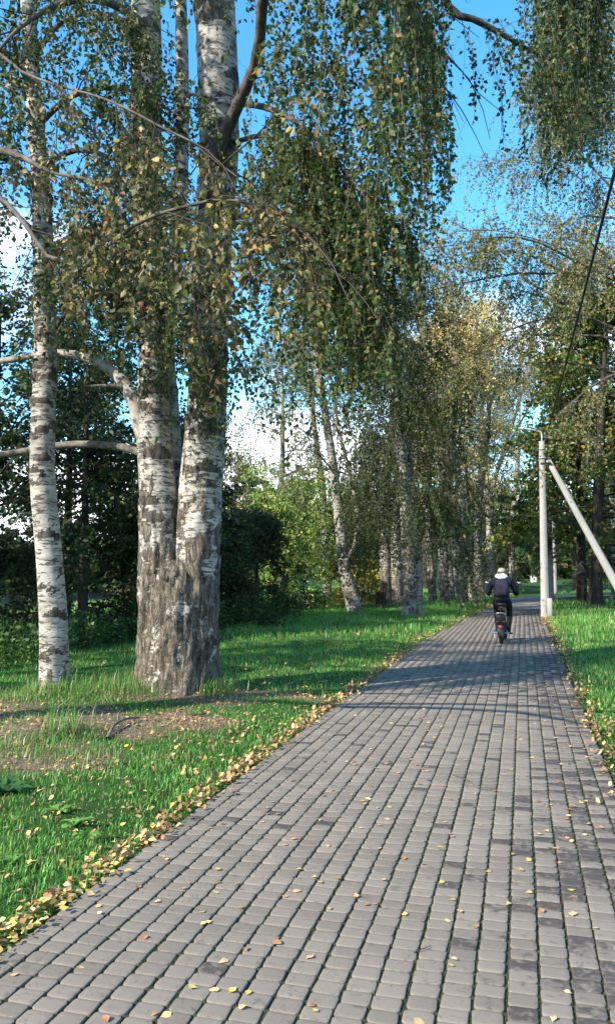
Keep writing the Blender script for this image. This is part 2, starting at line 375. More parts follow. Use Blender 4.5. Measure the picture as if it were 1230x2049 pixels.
m, t, b = mat('concrete_sett'); v = coords(t, (1, 1, 1)); c = attr(t); sp = N(t, 'ShaderNodeSeparateColor'); t.links.new(c, sp.inputs[0])
oi = N(t, 'ShaderNodeObjectInfo')
geo = N(t, 'ShaderNodeNewGeometry')
wpos = geo.outputs['Position']
base = ramp(t, noise(t, wpos, 420, 2, 0.6), [(0.3, (0.133, 0.114, 0.093)), (0.7, (0.220, 0.191, 0.158))])
base = mixc(t, 1.0, base, c, 'MULTIPLY') if False else base
shade = N(t, 'ShaderNodeMapRange'); shade.inputs['From Max'].default_value = 1.0; shade.inputs['To Min'].default_value = 0.80; shade.inputs['To Max'].default_value = 1.14
t.links.new(sp.outputs[1], shade.inputs['Value'])
cmb = N(t, 'ShaderNodeCombineColor')
for i in range(3): t.links.new(shade.outputs[0], cmb.inputs[i])
base = mixc(t, 1.0, base, cmb.outputs[0], 'MULTIPLY')
# red = how stained this sett is, blue = nearness to its rim
st = math_(t, 'ADD', math_(t, 'MULTIPLY_ADD', noise(t, wpos, 22, 6, 0.72, 0.6), 1.5), math_(t, 'MULTIPLY', sp.outputs[0], 0.62))
st = ramp(t, math_(t, 'ADD', st, math_(t, 'MULTIPLY', sp.outputs[2], 0.05)), [(0.58, (0, 0, 0)), (0.86, (1, 1, 1))])
dirt = ramp(t, noise(t, wpos, 1.1, 5, 0.6), [(0.45, (0, 0, 0)), (0.75, (0.35, 0.35, 0.35))])
base = mixc(t, dirt, base, (0.11, 0.098, 0.085))
base = mixc(t, ramp(t, noise(t, wpos, 75, 4, 0.75), [(0.60, (0, 0, 0)), (0.72, (0.6, 0.6, 0.6))]), base, (0.07, 0.062, 0.055))
base = mixc(t, math_(t, 'MULTIPLY', st, 0.92), base, (0.046, 0.040, 0.038))
base = mixc(t, math_(t, 'MULTIPLY', sp.outputs[2], 0.25), base, (0.12, 0.115, 0.09))
t.links.new(base, b.inputs['Base Color']); b.inputs['Roughness'].default_value = 0.86; b.inputs['Specular IOR Level'].default_value = 0.3
bump(t, b, noise(t, wpos, 260, 3, 0.7), 0.45, 0.003)
M_SETT = m

PW, PL, NCOL = 0.1191, 0.0915, 23
def sett_geo(hw, hl, rnd, r, fine=True, bulge=0.0):
    k = 4 if fine else 2; ring = []
    for q in range(4):
        cx, cy = ((hw - rnd), -(hw - rnd))[q in (1, 2)], ((hl - rnd), -(hl - rnd))[q in (2, 3)]
        for j in range(k):
            a = q * math.pi / 2 + (j / (k - 1)) * math.pi / 2; ring.append((cx + rnd * math.cos(a), cy + rnd * math.sin(a)))
    ring = np.array(ring); n = len(ring)
    ring = ring * (1 + 0.02 * r.normal(size=(n, 1)))
    # rings: inner flat top, bevel shoulder, wall
    V = np.concatenate([np.c_[ring * 0.55, np.full(n, 0.0)], np.c_[ring * 0.93, np.full(n, -0.0002)], np.c_[ring * 0.985, np.full(n, -0.0011)], np.c_[ring, np.full(n, -0.0042)], np.c_[ring, np.full(n, -0.034)], [[0, 0, 0.0002]]])
    j = np.arange(n); j2 = (j + 1) % n; Q = np.concatenate([np.stack([s * n + j, (s + 1) * n + j, (s + 1) * n + j2, s * n + j2], 1) for s in range(4)])
    T = np.stack([np.full(n, 5 * n), j, j2], 1)
    rim = np.concatenate([np.zeros(n), np.full(n, 0.25), np.ones(n), np.ones(n), np.ones(n), [0]])
    return V, T, Q, rim
def sett_low(hw, hl, far=False):
    if far:
        o = np.array([(hw, hl), (-hw, hl), (-hw, -hl), (hw, -hl)]); n = 4; V = np.concatenate([np.c_[o, np.zeros(4)], np.c_[o, np.full(4, -0.02)]])
    else:
        c = 0.010; n = 8
        o = np.array([(hw - c, hl), (-(hw - c), hl), (-hw, hl - c), (-hw, -(hl - c)), (-(hw - c), -hl), (hw - c, -hl), (hw, -(hl - c)), (hw, hl - c)])
        V = np.concatenate([np.c_[o, np.zeros(n)], np.c_[o, np.full(n, -0.02)]])
    j = np.arange(n); j2 = (j + 1) % n
    Q = np.concatenate([np.stack([j, n + j, n + j2, j2], 1), [[0, 1, 2, 3]] if far else [[0, 1, 2, 7], [7, 2, 3, 6], [6, 3, 4, 5]]])
    return V, Q, np.concatenate([np.zeros(n), np.ones(n)])
def stain_at(x, y, r):
    p = 0.05 + 0.09 * smooth(-0.9, -0.2, x) + 0.34 * smooth(-0.05, 0.3, x)
    p = p * (0.5 + 0.8 * (noise3(np.array([x * 1.5, y * 0.9, 3.0]), 5) + 0.6))
    return 0.45 + 0.35 * r.random() if r.random() < p else (0.14 * r.random() ** 2 + 0.06 * (x > -0.1))
slots = []
for i in range(NCOL):
    x = -2.115 + PW * (i + 0.5); y = 0.9 + 0.09 * random.random()
    while y < PAVE_END:
        ln = PL * (1 + 0.05 * random.uniform(-1, 1))
        if x > edgeL(y) + 0.02: slots.append((x + random.gauss(0, 0.0013) + 0.004 * float(noise3(np.array([i * .7, y * 1.1, 1.5]), 2)), y + ln / 2, ln))
        y += ln
slots = np.array(slots)
sx_, sy_, sz_ = project(np.c_[slots[:, :2], np.zeros(len(slots))])
vis = (sx_ > -20) & (sx_ < 1250) & (sy_ < 2075) & (sz_ > 0)
order = np.argsort(np.where(vis, np.hypot(slots[:, 0], slots[:, 1]), 1e9)); NEAR = set(order[:300].tolist())
variants = {}
for k in range(30):
    r = np.random.default_rng(100 + k); V, T, Q, rim = sett_geo(PW / 2 - 0.0042 - 0.0014 * r.random(), PL / 2 - 0.0016 - 0.0012 * r.random(), 0.012 + 0.010 * r.random(), r)
    stn = [0.0, 0.03, 0.08, 0.15, 0.42, 0.62][k % 6]
    mb = MB(); mb.add(V, T=T, Q=Q, col=np.c_[np.full(len(V), stn), np.full(len(V), 0.2 + 0.7 * r.random()), rim])
    variants.setdefault(k % 6, []).append(mb.mesh('paver', M_SETT, smooth=True))
field = MB()
for k, (x, y, ln) in enumerate(slots):
    r = rng; s = stain_at(x, y, r)
    dz = 0.0018 * noise3(np.array([x * 3, y * 3, 0.])) + random.gauss(0, 0.0008)
    rot = (random.gauss(0, 0.006), random.gauss(0, 0.006), random.gauss(0, 0.016))
    if k in NEAR:
        lv = 5 if s > 0.55 else 4 if s > 0.3 else 3 if s > 0.1 else 2 if s > 0.05 else 1 if s > 0.02 else 0
        o = link('paver', random.choice(variants[lv]), path); o.location = (x, y, dz); o.rotation_euler = rot; o.scale = (1, ln / PL, 1)
        continue
    d = math.hypot(x, y)
    if d < 11: V, T, Q, rim = sett_geo(PW / 2 - 0.0043 - .001 * random.random(), ln / 2 - 0.0015 - .0008 * random.random(), 0.013 + 0.005 * random.random(), r, fine=False)
    else: V, Q, rim = sett_low(PW / 2 - 0.0036, ln / 2 - 0.0008, d > 13); T = None
    c_, s_ = math.cos(rot[2]), math.sin(rot[2])
    V = np.c_[V[:, 0] * c_ - V[:, 1] * s_ + x, V[:, 0] * s_ + V[:, 1] * c_ + y, V[:, 2] + dz + V[:, 0] * rot[1] + V[:, 1] * rot[0]]
    field.add(V, T=T, Q=Q, col=np.c_[np.full(len(V), s), np.full(len(V), random.random()), rim])
tag(field.build('paver_field', M_SETT, path, smooth=False), kind='stuff')

# ------------------------------------------------------------------ trees
GREEN = [(6, (0.032, 0.063, 0.014)), (4, (0.052, 0.086, 0.020)), (2, (0.087, 0.107, 0.029)), (1.0, (0.181, 0.160, 0.040)), (0.4, (0.209, 0.131, 0.037)), (0.2, (0.139, 0.068, 0.025))]
NEARP = [(5, (0.039, 0.055, 0.017)), (4, (0.072, 0.079, 0.027)), (2.5, (0.145, 0.132, 0.051)), (1.5, (0.289, 0.229, 0.072)), (0.9, (0.281, 0.150, 0.055)), (0.6, (0.170, 0.079, 0.038))]
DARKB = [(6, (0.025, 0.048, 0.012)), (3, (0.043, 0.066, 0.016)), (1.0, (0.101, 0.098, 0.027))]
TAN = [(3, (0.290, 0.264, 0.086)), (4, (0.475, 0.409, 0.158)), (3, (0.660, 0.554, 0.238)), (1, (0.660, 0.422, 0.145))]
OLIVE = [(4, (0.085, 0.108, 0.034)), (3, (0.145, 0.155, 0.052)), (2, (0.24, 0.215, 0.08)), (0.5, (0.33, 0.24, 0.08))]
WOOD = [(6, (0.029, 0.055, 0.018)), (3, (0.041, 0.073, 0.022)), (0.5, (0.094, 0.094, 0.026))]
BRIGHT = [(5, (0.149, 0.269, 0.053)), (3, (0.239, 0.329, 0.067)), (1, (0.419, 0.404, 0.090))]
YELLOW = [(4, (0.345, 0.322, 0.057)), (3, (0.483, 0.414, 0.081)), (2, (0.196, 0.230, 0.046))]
MAPLE = [(6, (0.050, 0.105, 0.022)), (3, (0.088, 0.149, 0.031)), (1.2, (0.286, 0.231, 0.044)), (0.6, (0.462, 0.209, 0.033))]
TWIGC = np.array([0.06, 0.045, 0.034])

def along(P, n, t0, t1, r):
    """n random points on each polyline of P (N,K,3): points, tangents, owner"""
    Np, K, _ = P.shape; s = np.repeat(np.arange(Np), n); t = (t0 + (t1 - t0) * r.random(len(s))) * (K - 1) * 0.9999
    k = t.astype(int); f = (t - k)[:, None]
    return P[s, k] * (1 - f) + P[s, k + 1] * f, norm(P[s, k + 1] - P[s, k]), s
def side_dir(T, r, spread):
    return norm(T + spread * norm(r.normal(size=T.shape) * np.array([1, 1, 0.6])))
def foliage(mb, limbs, r, n_sub=5, sub_len=1.2, n_tw=8, tw_len=(0.4, 1.6), per_m=22, size=0.05, palette=GREEN, detail=1, droop=0.45,
            t0=0.3, wood=None, r_sub=0.010, r_tw=0.0022, ribbon=True, hang=0.7, keep=None, seg=4, sm=4):
    """sub-limbs, hanging twigs and leaves on limb polylines; returns leaf data"""
    A, T, s = along(limbs, n_sub, t0, 1.0, r)
    sl = sub_len * (0.5 + 0.8 * r.random(len(A)))
    ks = 4 if seg > 2 else 2; S = strands(A, side_dir(T, r, 0.9), sl, ks, 0.12 * 4 / ks, 0.13, r)
    w = wood if wood is not None else mb
    tp = np.linspace(1, 0.35, ks + 1)[None] * (r_sub * (0.6 + 0.6 * r.random((len(S), 1))))
    V, Q = tubes(S, tp, sm); w.add(V, Q=Q, col=TWIGC)
    A2, T2, _ = along(S, n_tw, 0.1, 1.0, r); A3, T3, _ = along(limbs, n_tw, max(t0, 0.45), 1.0, r)
    A2 = np.vstack([A2, A3]); T2 = np.vstack([T2, T3])
    L = tw_len[0] + (tw_len[1] - tw_len[0]) * r.random(len(A2)) ** 1.4
    W = strands(A2, side_dir(T2, r, 0.8), L, seg, droop * 5 / seg, 0.14, r)
    if keep is not None:
        k = keep(W[:, -1]); W = W[k]; L = L[k]
    if ribbon: V, Q = ribbons(W, r_tw)
    else: V, Q = tubes(W, np.linspace(1, 0.4, seg + 1)[None] * np.full((len(W), 1), r_tw), 3)
    mb.add(V, Q=Q, col=TWIGC)
    d = leaf_data(W, L * per_m, size, palette, r, hang)
    if detail: add_leaves(mb, d, detail=detail)
    return d
def px_line(pts, n=14):
    """control points (photo x, photo y, depth in metres, radius) -> world polyline and radii"""
    c = np.array([[*at_depth(a, b_, d), rr] for a, b_, d, rr in pts]); s = spline(c, n); return s[:, :3], s[:, 3]

def stem_mesh(mb, P, rad, m=56, seed=0, rough=None, scars=(), fissure=0.0, flare=0.0):
    """a trunk with uneven bark; rough(z) -> 0..1 amount of fissured bark; scars = list of (z, angle, width, height)"""
    K = len(P); V, Q = tubes(P[None], rad[None], m); V = V.reshape(K, m, 3)
    ctr = P[:, None]; d = V - ctr; rr = np.linalg.norm(d, axis=2, keepdims=True); d = d / rr
    z = V[..., 2] - P[0, 2]; rg = rough(z) if rough is not None else np.zeros_like(z)
    ang = np.arctan2(d[..., 1], d[..., 0])
    q = np.stack([d[..., 0] * rr[..., 0] * 9, d[..., 1] * rr[..., 0] * 9, V[..., 2] * 1.6], -1)
    rid = 1 - np.abs(fbm(q * 1.3, seed, 3)); rid2 = fbm(q * 3.5, seed + 9, 2)
    off = fissure * rg * (rid - 0.7) * 0.085 + 0.02 * rr[..., 0] * fbm(q * np.array([0.3, 0.3, 0.8]), seed + 4, 2) + fissure * rg * 0.010 * rid2
    if flare:
        lob = 0.6 + 0.4 * np.cos(ang * 5 + seed) ; off = off + flare * np.exp(-z / 0.22) * lob * rr[..., 0]
    sc_ = np.zeros_like(z)
    for (z0, a0, w, h) in scars:
        da = np.abs((ang - a0 + math.pi) % (2 * math.pi) - math.pi) * rr[..., 0] / w
        u = (z0 - 0.55 * w * da * 1.1) - z
        sc_ = np.maximum(sc_, np.where((da < 1) & (u > 0) & (u < h * (1 - 0.75 * da)), 1.0, 0.0)); off = off + 0.012 * ((da < 0.7) & (np.abs(u - h / 2) < h / 2))
    V = ctr + d * (rr + off[..., None])
    mb.add(V.reshape(-1, 3), Q=Q, col=np.stack([rg, sc_, 0 * sc_], -1).reshape(-1, 3))
    top = P[-1]
CAMANG = math.atan2(-1, 0.3)                                   # trunk side that faces the path and the camera
def rnd_scars(z0, z1, n, r, w=(0.10, 0.26), h=(0.05, 0.2)):
    return [(r.uniform(z0, z1), r.uniform(-math.pi, math.pi), r.uniform(*w), r.uniform(*h)) for _ in range(n)]
def extend(pts, rads, H, r, wob=0.25):
    """carry a stem on above the picture to height H"""
    P = list(pts); Rr = list(rads); d = norm(P[-1] - P[-3]); d = norm(d + np.array([0, 0, 0.6])); z0 = P[-1][2]; n = 12
    for k in range(1, n + 1):
        p = P[-1] + d * (H - z0) / n + np.append(r.normal(size=2) * 0.05 * wob * 4, 0); P.append(p); Rr.append(rads[-1] * (1 - k / n) ** 0.8 + 0.01)
    return np.array(P), np.array(Rr)
def auto_limbs(P, r, n, z0, z1, length, elev=(25, 60), nseg=9, droop=0.07, az=None, wig=0.07):
    """limbs leaving a stem polyline between heights z0 and z1"""
    zt = np.sort(z0 + (z1 - z0) * r.random(n) ** 0.9); A = np.stack([np.interp(zt, P[:, 2], P[:, i]) for i in range(3)], 1)
    a = (r.random(n) * 2 * math.pi) if az is None else np.array([r.uniform(*az) for _ in range(n)])
    f = (zt - z0) / max(z1 - z0, 0.1); e = np.radians(elev[0] + (elev[1] - elev[0]) * f + r.normal(size=n) * 8)
    L = length * (1.0 - 0.72 * f ** 1.3) * (0.7 + 0.5 * r.random(n))
    D = np.stack([np.cos(a) * np.cos(e), np.sin(a) * np.cos(e), np.sin(e)], 1)
    return strands(A, D, L, nseg, droop, wig, r), L

def add_limb_tubes(mb, limbs, r0, r1, m=6, col=(0, 0, 0)):
    n, K, _ = limbs.shape; rad = np.asarray(r0).reshape(-1, 1) * np.linspace(1, 0, K)[None] ** 0.8 + r1
    V, Q = tubes(limbs, rad, m); mb.add(V, Q=Q, col=col)

def hero_limb(tree, ctrl, mat_, n=18, m=10, mb_pts=None):
    P, rr = px_line(ctrl, n); mb = MB()
    P = P + 0.012 * np.stack([fbm(P * 4, 3, 2), fbm(P * 4, 7, 2), fbm(P * 4, 12, 2)], 1) * np.linspace(0, 1, n)[:, None]
    V, Q = tubes(P[None], rr[None], m); mb.add(V, Q=Q); mb.build('limb', mat_, tree, smooth=True)
    return P

# ---- the thick birch with two fused stems
r = np.random.default_rng(21)
bB = ground_px(355, 1395); bB[2] = float(hgt(bB[0], bB[1])) - 0.03
big = thing('birch_tree', bB, 'thick old birch with two fused stems and rough grey bark at its foot', 'tree')
mb = MB()
LS, LR = px_line([(326, 1402, 9.48, .315), (323, 1300, 9.5, .285), (321, 1180, 9.5, .268), (318, 1000, 9.5, .232), (306, 850, 9.5, .20), (311, 700, 9.5, .198), (308, 550, 9.5, .195), (292, 350, 9.45, .19), (295, 150, 9.4, .18), (292, 0, 9.4, .17), (290, -120, 9.4, .165)], 250)
RS, RR_ = px_line([(386, 1402, 9.48, .325), (386, 1300, 9.5, .30), (389, 1180, 9.5, .295), (400, 1000, 9.5, .272), (412, 850, 9.5, .25), (418, 700, 9.5, .232), (425, 500, 9.45, .235), (438, 300, 9.4, .24), (436, 150, 9.35, .245), (430, 0, 9.3, .24), (426, -120, 9.3, .235)], 250)
S3, R3 = px_line([(330, 1060, 9.75, .14), (342, 950, 9.75, .14), (339, 820, 9.8, .125), (331, 680, 9.85, .115), (350, 520, 9.9, .105), (362, 350, 10.0, .095), (365, 150, 10.1, .085), (360, -60, 10.2, .075)], 120)
roughB = lambda z: np.clip(1.12 - smooth(0.7, 3.2, z) * 1.1, 0, 1)
front = lambda: CAMANG + r.uniform(-1.1, 1.1)
scB = [(r.uniform(2.3, 8.5), front(), r.uniform(.14, .32), r.uniform(.06, .22)) for _ in range(26)] + rnd_scars(2, 9, 10, r)
stem_mesh(mb, LS, LR, 52, 2, roughB, scB[::2], 1.0, 0.5)
stem_mesh(mb, RS, RR_, 52, 5, roughB, [(3.95, CAMANG + .25, .30, .32), (3.45, CAMANG + .45, .3, .22), (2.95, CAMANG + .35, .28, .16), (6.85, CAMANG + .1, .26, .26), (6.2, CAMANG + .4, .3, .3), (8.3, CAMANG - .2, .3, .2)] + scB[1::2], 1.0, 0.45)
core, coreR = px_line([(356, 1404, 9.44, .43), (356, 1330, 9.46, .385), (356, 1200, 9.47, .37), (357, 1140, 9.56, .30), (357, 1090, 9.63, .21), (357, 1030, 9.72, .12), (357, 990, 9.78, .05)], 120)
stem_mesh(mb, core, coreR, 64, 17, lambda z: np.ones_like(z), (), 1.0, 0.35)
stem_mesh(mb, S3, R3, 32, 8, None, rnd_scars(0, 6, 9, r), 0.5)
tops = []
for P_, R_ in ((LS, LR), (RS, RR_), (S3, R3)):
    P2, R2 = extend(P_[-4:], R_[-4:], 18.5 if P_ is not S3 else 14, r); V, Q = tubes(P2[None], R2[None], 14); mb.add(V, Q=Q, col=(0, 0, 0)); tops.append(P2)
mb.build('trunk', M_BIRCH, big, smooth=True)
bl = []
for ctrl, mt in [
    ([(425, 318, 9.15, .085), (452, 262, 9.0, .078), (480, 200, 8.8, .07), (515, 115, 8.4, .062), (532, -30, 7.8, .055), (600, -190, 7.2, .045), (700, -250, 6.7, .035), (800, -190, 6.3, .025), (865, -70, 6.1, .012)], M_LIMB),
    ([(465, 205, 9.25, .04), (530, 215, 8.8, .035), (600, 250, 8.3, .028), (680, 330, 7.7, .02), (760, 430, 7.3, .008)], M_LIMB),
    ([(470, 285, 9.3, .032), (520, 272, 9.0, .028), (590, 288, 8.5, .022), (650, 340, 8.1, .015), (720, 440, 7.7, .006)], M_LIMB),
    ([(440, -90, 9.2, .075), (600, -190, 8.6, .06), (740, -130, 8.0, .045), (830, 10, 7.6, .028), (868, 150, 7.4, .012)], M_LIMB),
    ([(450, 440, 9.35, .034), (540, 425, 8.8, .028), (630, 455, 8.1, .022), (710, 540, 7.5, .014), (770, 640, 7.2, .006)], M_LIMB),
    ([(430, -110, 9.3, .08), (560, -420, 8.8, .07), (720, -480, 8.2, .06), (830, -200, 7.8, .05), (890, 0, 7.6, .04), (950, 40, 7.6, .032), (1035, 85, 7.8, .022), (1100, 120, 8.0, .01)], M_LIMB),
    ([(440, -115, 9.3, .07), (620, -560, 9.0, .06), (860, -640, 8.8, .05), (1020, -420, 8.6, .038), (1120, -180, 8.5, .025), (1170, -20, 8.4, .010)], M_LIMB),
    ([(300, 60, 9.3, .06), (230, 10, 8.9, .05), (150, 0, 8.4, .04), (60, 40, 8.0, .025), (-20, 120, 7.8, .01)], M_LIMB),
    ([(300, 500, 9.35, .035), (250, 450, 9.0, .03), (190, 455, 8.6, .022), (130, 520, 8.3, .01)], M_LIMB),
    ([(300, 560, 9.6, .04), (250, 470, 10.2, .035), (190, 450, 10.9, .025), (120, 500, 11.5, .008)], M_LIMB),
    ([(310, 640, 9.7, .035), (330, 560, 10.4, .03), (300, 500, 11.2, .02), (240, 520, 11.9, .008)], M_LIMB),
    ([(425, 420, 9.6, .04), (400, 330, 10.3, .034), (360, 280, 11.0, .024), (310, 300, 11.7, .008)], M_LIMB),
    ([(325, 700, 9.3, .025), (345, 640, 9.0, .022), (380, 650, 8.7, .016), (400, 720, 8.5, .006)], M_LIMB)]:
    bl.append(hero_limb(big, ctrl, mt))
lowl = [hero_limb(big, [(300, 915, 9.4, .055), (255, 897, 9.5, .05), (180, 889, 9.6, .047), (105, 893, 9.72, .043), (0, 911, 9.9, .04), (-90, 916, 10.1, .03)], M_LICHEN),
        hero_limb(big, [(300, 900, 9.45, .12), (282, 850, 9.45, .105), (268, 800, 9.45, .088), (240, 757, 9.52, .075), (190, 722, 9.6, .06), (115, 706, 9.72, .048), (0, 722, 9.9, .04), (-90, 735, 10.1, .03)], M_PALE),
        hero_limb(big, [(256, 778, 9.45, .03), (225, 772, 9.4, .027), (165, 772, 9.3, .014)], M_LICHEN)]
crown = MB(); bl = np.array(bl)
def right_edge(W):                                             # hanging twigs trail off before the open gap over the path
    x, y, _ = project(W); lim = np.interp(y, [-100, 90, 200, 420, 520, 620, 760, 900], [960, 905, 885, 900, 885, 850, 810, 640]) ; return (x < lim + 10 * rng.normal(size=len(x)))
for ks, kw in (([0, 3], dict(n_sub=24, sub_len=1.1, n_tw=13, tw_len=(0.5, 3.2), per_m=34, palette=GREEN, keep=right_edge)),
               ([1, 2, 4], dict(n_sub=22, sub_len=0.9, n_tw=12, tw_len=(0.4, 2.2), per_m=38, palette=GREEN, keep=right_edge)),
               ([5], dict(n_sub=9, sub_len=0.45, n_tw=7, tw_len=(0.3, 1.1), per_m=20, t0=0.62, r_sub=0.004)),
               ([6], dict(n_sub=44, sub_len=1.0, n_tw=14, tw_len=(0.5, 3.1), per_m=38, t0=0.6, keep=lambda W: (project(W)[0] > 1040) & (project(W)[0] < 1225) & (project(W)[1] < 430 - .9 * np.abs(project(W)[0] - 1115)))),
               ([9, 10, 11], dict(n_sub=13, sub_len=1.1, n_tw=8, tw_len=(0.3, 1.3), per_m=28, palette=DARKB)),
               ([7, 8, 12], dict(n_sub=13, sub_len=0.8, n_tw=8, tw_len=(0.3, 1.2), per_m=28, palette=GREEN))):
    foliage(crown, bl[ks], r, **kw, size=0.056, detail=1, r_tw=0.0014, ribbon=True)
for tp in tops:
    lm, L = auto_limbs(tp, r, 15, tp[2][2] + 1.0, tp[-1][2] - 0.3, 3.4); add_limb_tubes(crown, lm, 0.012 * L, 0.004, 5, TWIGC)
    foliage(crown, lm, r, n_sub=5, sub_len=1.2, n_tw=6, tw_len=(0.5, 1.8), per_m=11, size=0.12, seg=2, sm=3)
tag(crown.build('crown', M_LEAF, big), kind='stuff')

# ---- the slim white birch on the left
r = np.random.default_rng(22)
bA = ground_px(110, 1405); bA[2] = float(hgt(bA[0], bA[1])) - 0.05
slim = thing('birch_tree', bA, 'slim white birch with black notched bark left of the thick old birch', 'tree')
AS, AR = px_line([(112, 1412, 9.15, .178), (110, 1330, 9.15, .168), (107, 1230, 9.15, .163), (98, 1100, 9.15, .152), (86, 950, 9.15, .146), (88, 820, 9.15, .14), (92, 700, 9.15, .132), (88, 550, 9.15, .122), (84, 400, 9.15, .112), (72, 250, 9.15, .10), (62, 100, 9.15, .09), (54, -60, 9.15, .085)], 260)
mb = MB(); stem_mesh(mb, AS, AR, 40, 13, lambda z: 0.55 * (1 - smooth(0.1, 0.8, z)), [(r.uniform(0.3, 8.3), CAMANG + r.uniform(-1.2, 1.2), r.uniform(.08, .17), r.uniform(.04, .13)) for _ in range(30)], 0.5, 0.35)
P2, R2 = extend(AS[-4:], AR[-4:], 14, r); V, Q = tubes(P2[None], R2[None], 12); mb.add(V, Q=Q, col=(0, 0, 0)); mb.build('trunk', M_BIRCH, slim, smooth=True)
al = np.array([hero_limb(slim, c, M_LIMB, n=14, m=8) for c in (
    [(90, 530, 9.1, .04), (150, 470, 8.9, .034), (235, 482, 8.5, .024), (330, 550, 8.1, .008)],
    [(80, 335, 9.1, .038), (160, 300, 8.8, .032), (260, 335, 8.4, .022), (370, 410, 8.1, .008)],
    [(82, 400, 9.1, .036), (40, 335, 9.0, .03), (-10, 318, 8.9, .022), (-90, 350, 8.8, .01)],
    [(92, 650, 9.2, .032), (130, 565, 9.3, .028), (205, 545, 9.4, .02), (290, 580, 9.5, .008)],
    [(72, 255, 9.1, .036), (150, 190, 8.9, .03), (260, 180, 8.6, .022), (380, 245, 8.4, .008)],
    [(92, 700, 9.3, .028), (135, 620, 9.7, .024), (190, 590, 10.1, .016), (240, 610, 10.4, .006)],
    [(62, 120, 9.1, .034), (130, 40, 8.9, .028), (220, 30, 8.6, .02), (300, 80, 8.4, .008)],
    [(66, 180, 9.1, .03), (20, 110, 8.8, .026), (-40, 110, 8.5, .018), (-100, 170, 8.3, .008)],
    [(88, 480, 9.3, .028), (30, 430, 9.5, .022), (-20, 440, 9.8, .016), (-80, 500, 10, .006)])])
crown = MB(); foliage(crown, al, r, n_sub=15, sub_len=0.8, n_tw=8, tw_len=(0.25, 1.2), per_m=34, size=0.054, r_tw=0.0014)
lm, L = auto_limbs(P2, r, 14, P2[2][2], P2[-1][2] - 0.3, 2.2); add_limb_tubes(crown, lm, 0.011 * L, 0.004, 5, TWIGC)
foliage(crown, lm, r, n_sub=5, sub_len=0.9, n_tw=6, tw_len=(0.4, 1.4), per_m=11, size=0.12, seg=2, sm=3)
tag(crown.build('crown', M_LEAF, slim), kind='stuff')

# ---- a birch just outside the picture on the left whose low boughs reach into view
r = np.random.default_rng(23)
bC = np.array([-7.0, 4.2, float(hgt(-7.0, 4.2)) - 0.05])
nearb = thing('birch_tree', bC, 'birch whose low leafy boughs hang across the upper left, closest to the viewer', 'tree')
CP = spline([(-7, 4.2, bC[2]), (-7.05, 4.2, 2), (-6.95, 4.25, 4.5), (-7.1, 4.1, 8), (-7, 4, 12), (-7, 4, 15)], 80); CR = np.interp(CP[:, 2], [0, 1, 5, 15], [.24, .19, .15, .02])
mb = MB(); stem_mesh(mb, CP, CR, 24, 31, None, rnd_scars(0, 9, 12, r), 0.3, 0.3); mb.build('trunk', M_BIRCH, nearb, smooth=True)
def px_of(p): return tuple(float(v) for v in project(np.array(p)))
j1, j2, j3 = px_of((-7, 4.2, 3.6)), px_of((-7, 4.2, 4.6)), px_of((-7, 4.2, 5.4))
cl_ = np.array([hero_limb(nearb, c, M_LIMB, n=26, m=8) for c in (
    [(*j1, .06), (-400, 330, 5.2, .05), (-120, 335, 4.6, .026), (0, 396, 4.35, .015), (55, 455, 4.2, .013), (108, 520, 4.05, .011), (200, 503, 3.85, .012), (290, 438, 3.65, .009), (420, 402, 3.45, .007), (560, 425, 3.35, .005), (640, 520, 3.3, .003)],
    [(*j2, .04), (-420, 60, 5.3, .03), (-100, 60, 4.8, .013), (60, 150, 4.4, .008), (200, 195, 4.05, .006), (340, 262, 3.8, .006), (470, 345, 3.6, .003)],
    [(*j1, .05), (-380, 400, 5.6, .045), (-60, 300, 5.1, .03), (100, 342, 4.7, .013), (210, 375, 4.4, .009), (320, 480, 4.1, .006), (400, 600, 3.95, .003)])])
shl = []
for tip in ((-4.7, 5.9, 4.9), (-4.3, 5.2, 5.6), (-5.6, 6.2, 5.4)):   # boughs left of the picture that dapple the path
    P = spline([(-7, 4.2, 4.2), (-6.3, 4.6, 4.9), (-5.5, 5.1, 5.3), tip], 26); mbl = MB(); V, Q = tubes(P[None], np.linspace(.05, .008, 26)[None], 8); mbl.add(V, Q=Q); mbl.build('limb', M_LIMB, nearb, smooth=True); shl.append(P)
crown = MB(); foliage(crown, np.array(shl), r, n_sub=12, sub_len=.8, n_tw=7, tw_len=(.2, .8), per_m=22, size=.065, palette=GREEN, seg=2, sm=3)
def c_keep(W):
    x, y, _ = project(W); return (y < np.interp(x, [0, 120, 250, 400, 560, 640, 700], [560, 640, 760, 800, 860, 800, 300]))
dl = [foliage(crown, cl_[[0]], r, n_sub=25, sub_len=0.55, n_tw=7, tw_len=(0.12, 0.65), per_m=48, size=0.038, palette=NEARP, detail=0, t0=0.38, r_sub=.005, r_tw=.0011, ribbon=False, keep=c_keep),
      foliage(crown, cl_[[1, 2]], r, n_sub=16, sub_len=0.55, n_tw=7, tw_len=(0.12, 0.6), per_m=50, size=0.038, palette=NEARP, detail=0, t0=0.42, r_sub=.005, r_tw=.0011, ribbon=False, keep=c_keep)]
d = merge(dl); x, y, z = project(d['pos']); inn = (x > -10) & (x < 1240) & (y > -10) & (y < 2060)
o_ = np.argsort(np.where(inn, z / d['len'], 1e9)); near_i, rest = o_[:300], o_[300:]
add_leaves(crown, {k: v[rest] for k, v in d.items()}, detail=2)
cro = tag(crown.build('crown', M_LEAF, nearb), kind='stuff')
lv = []
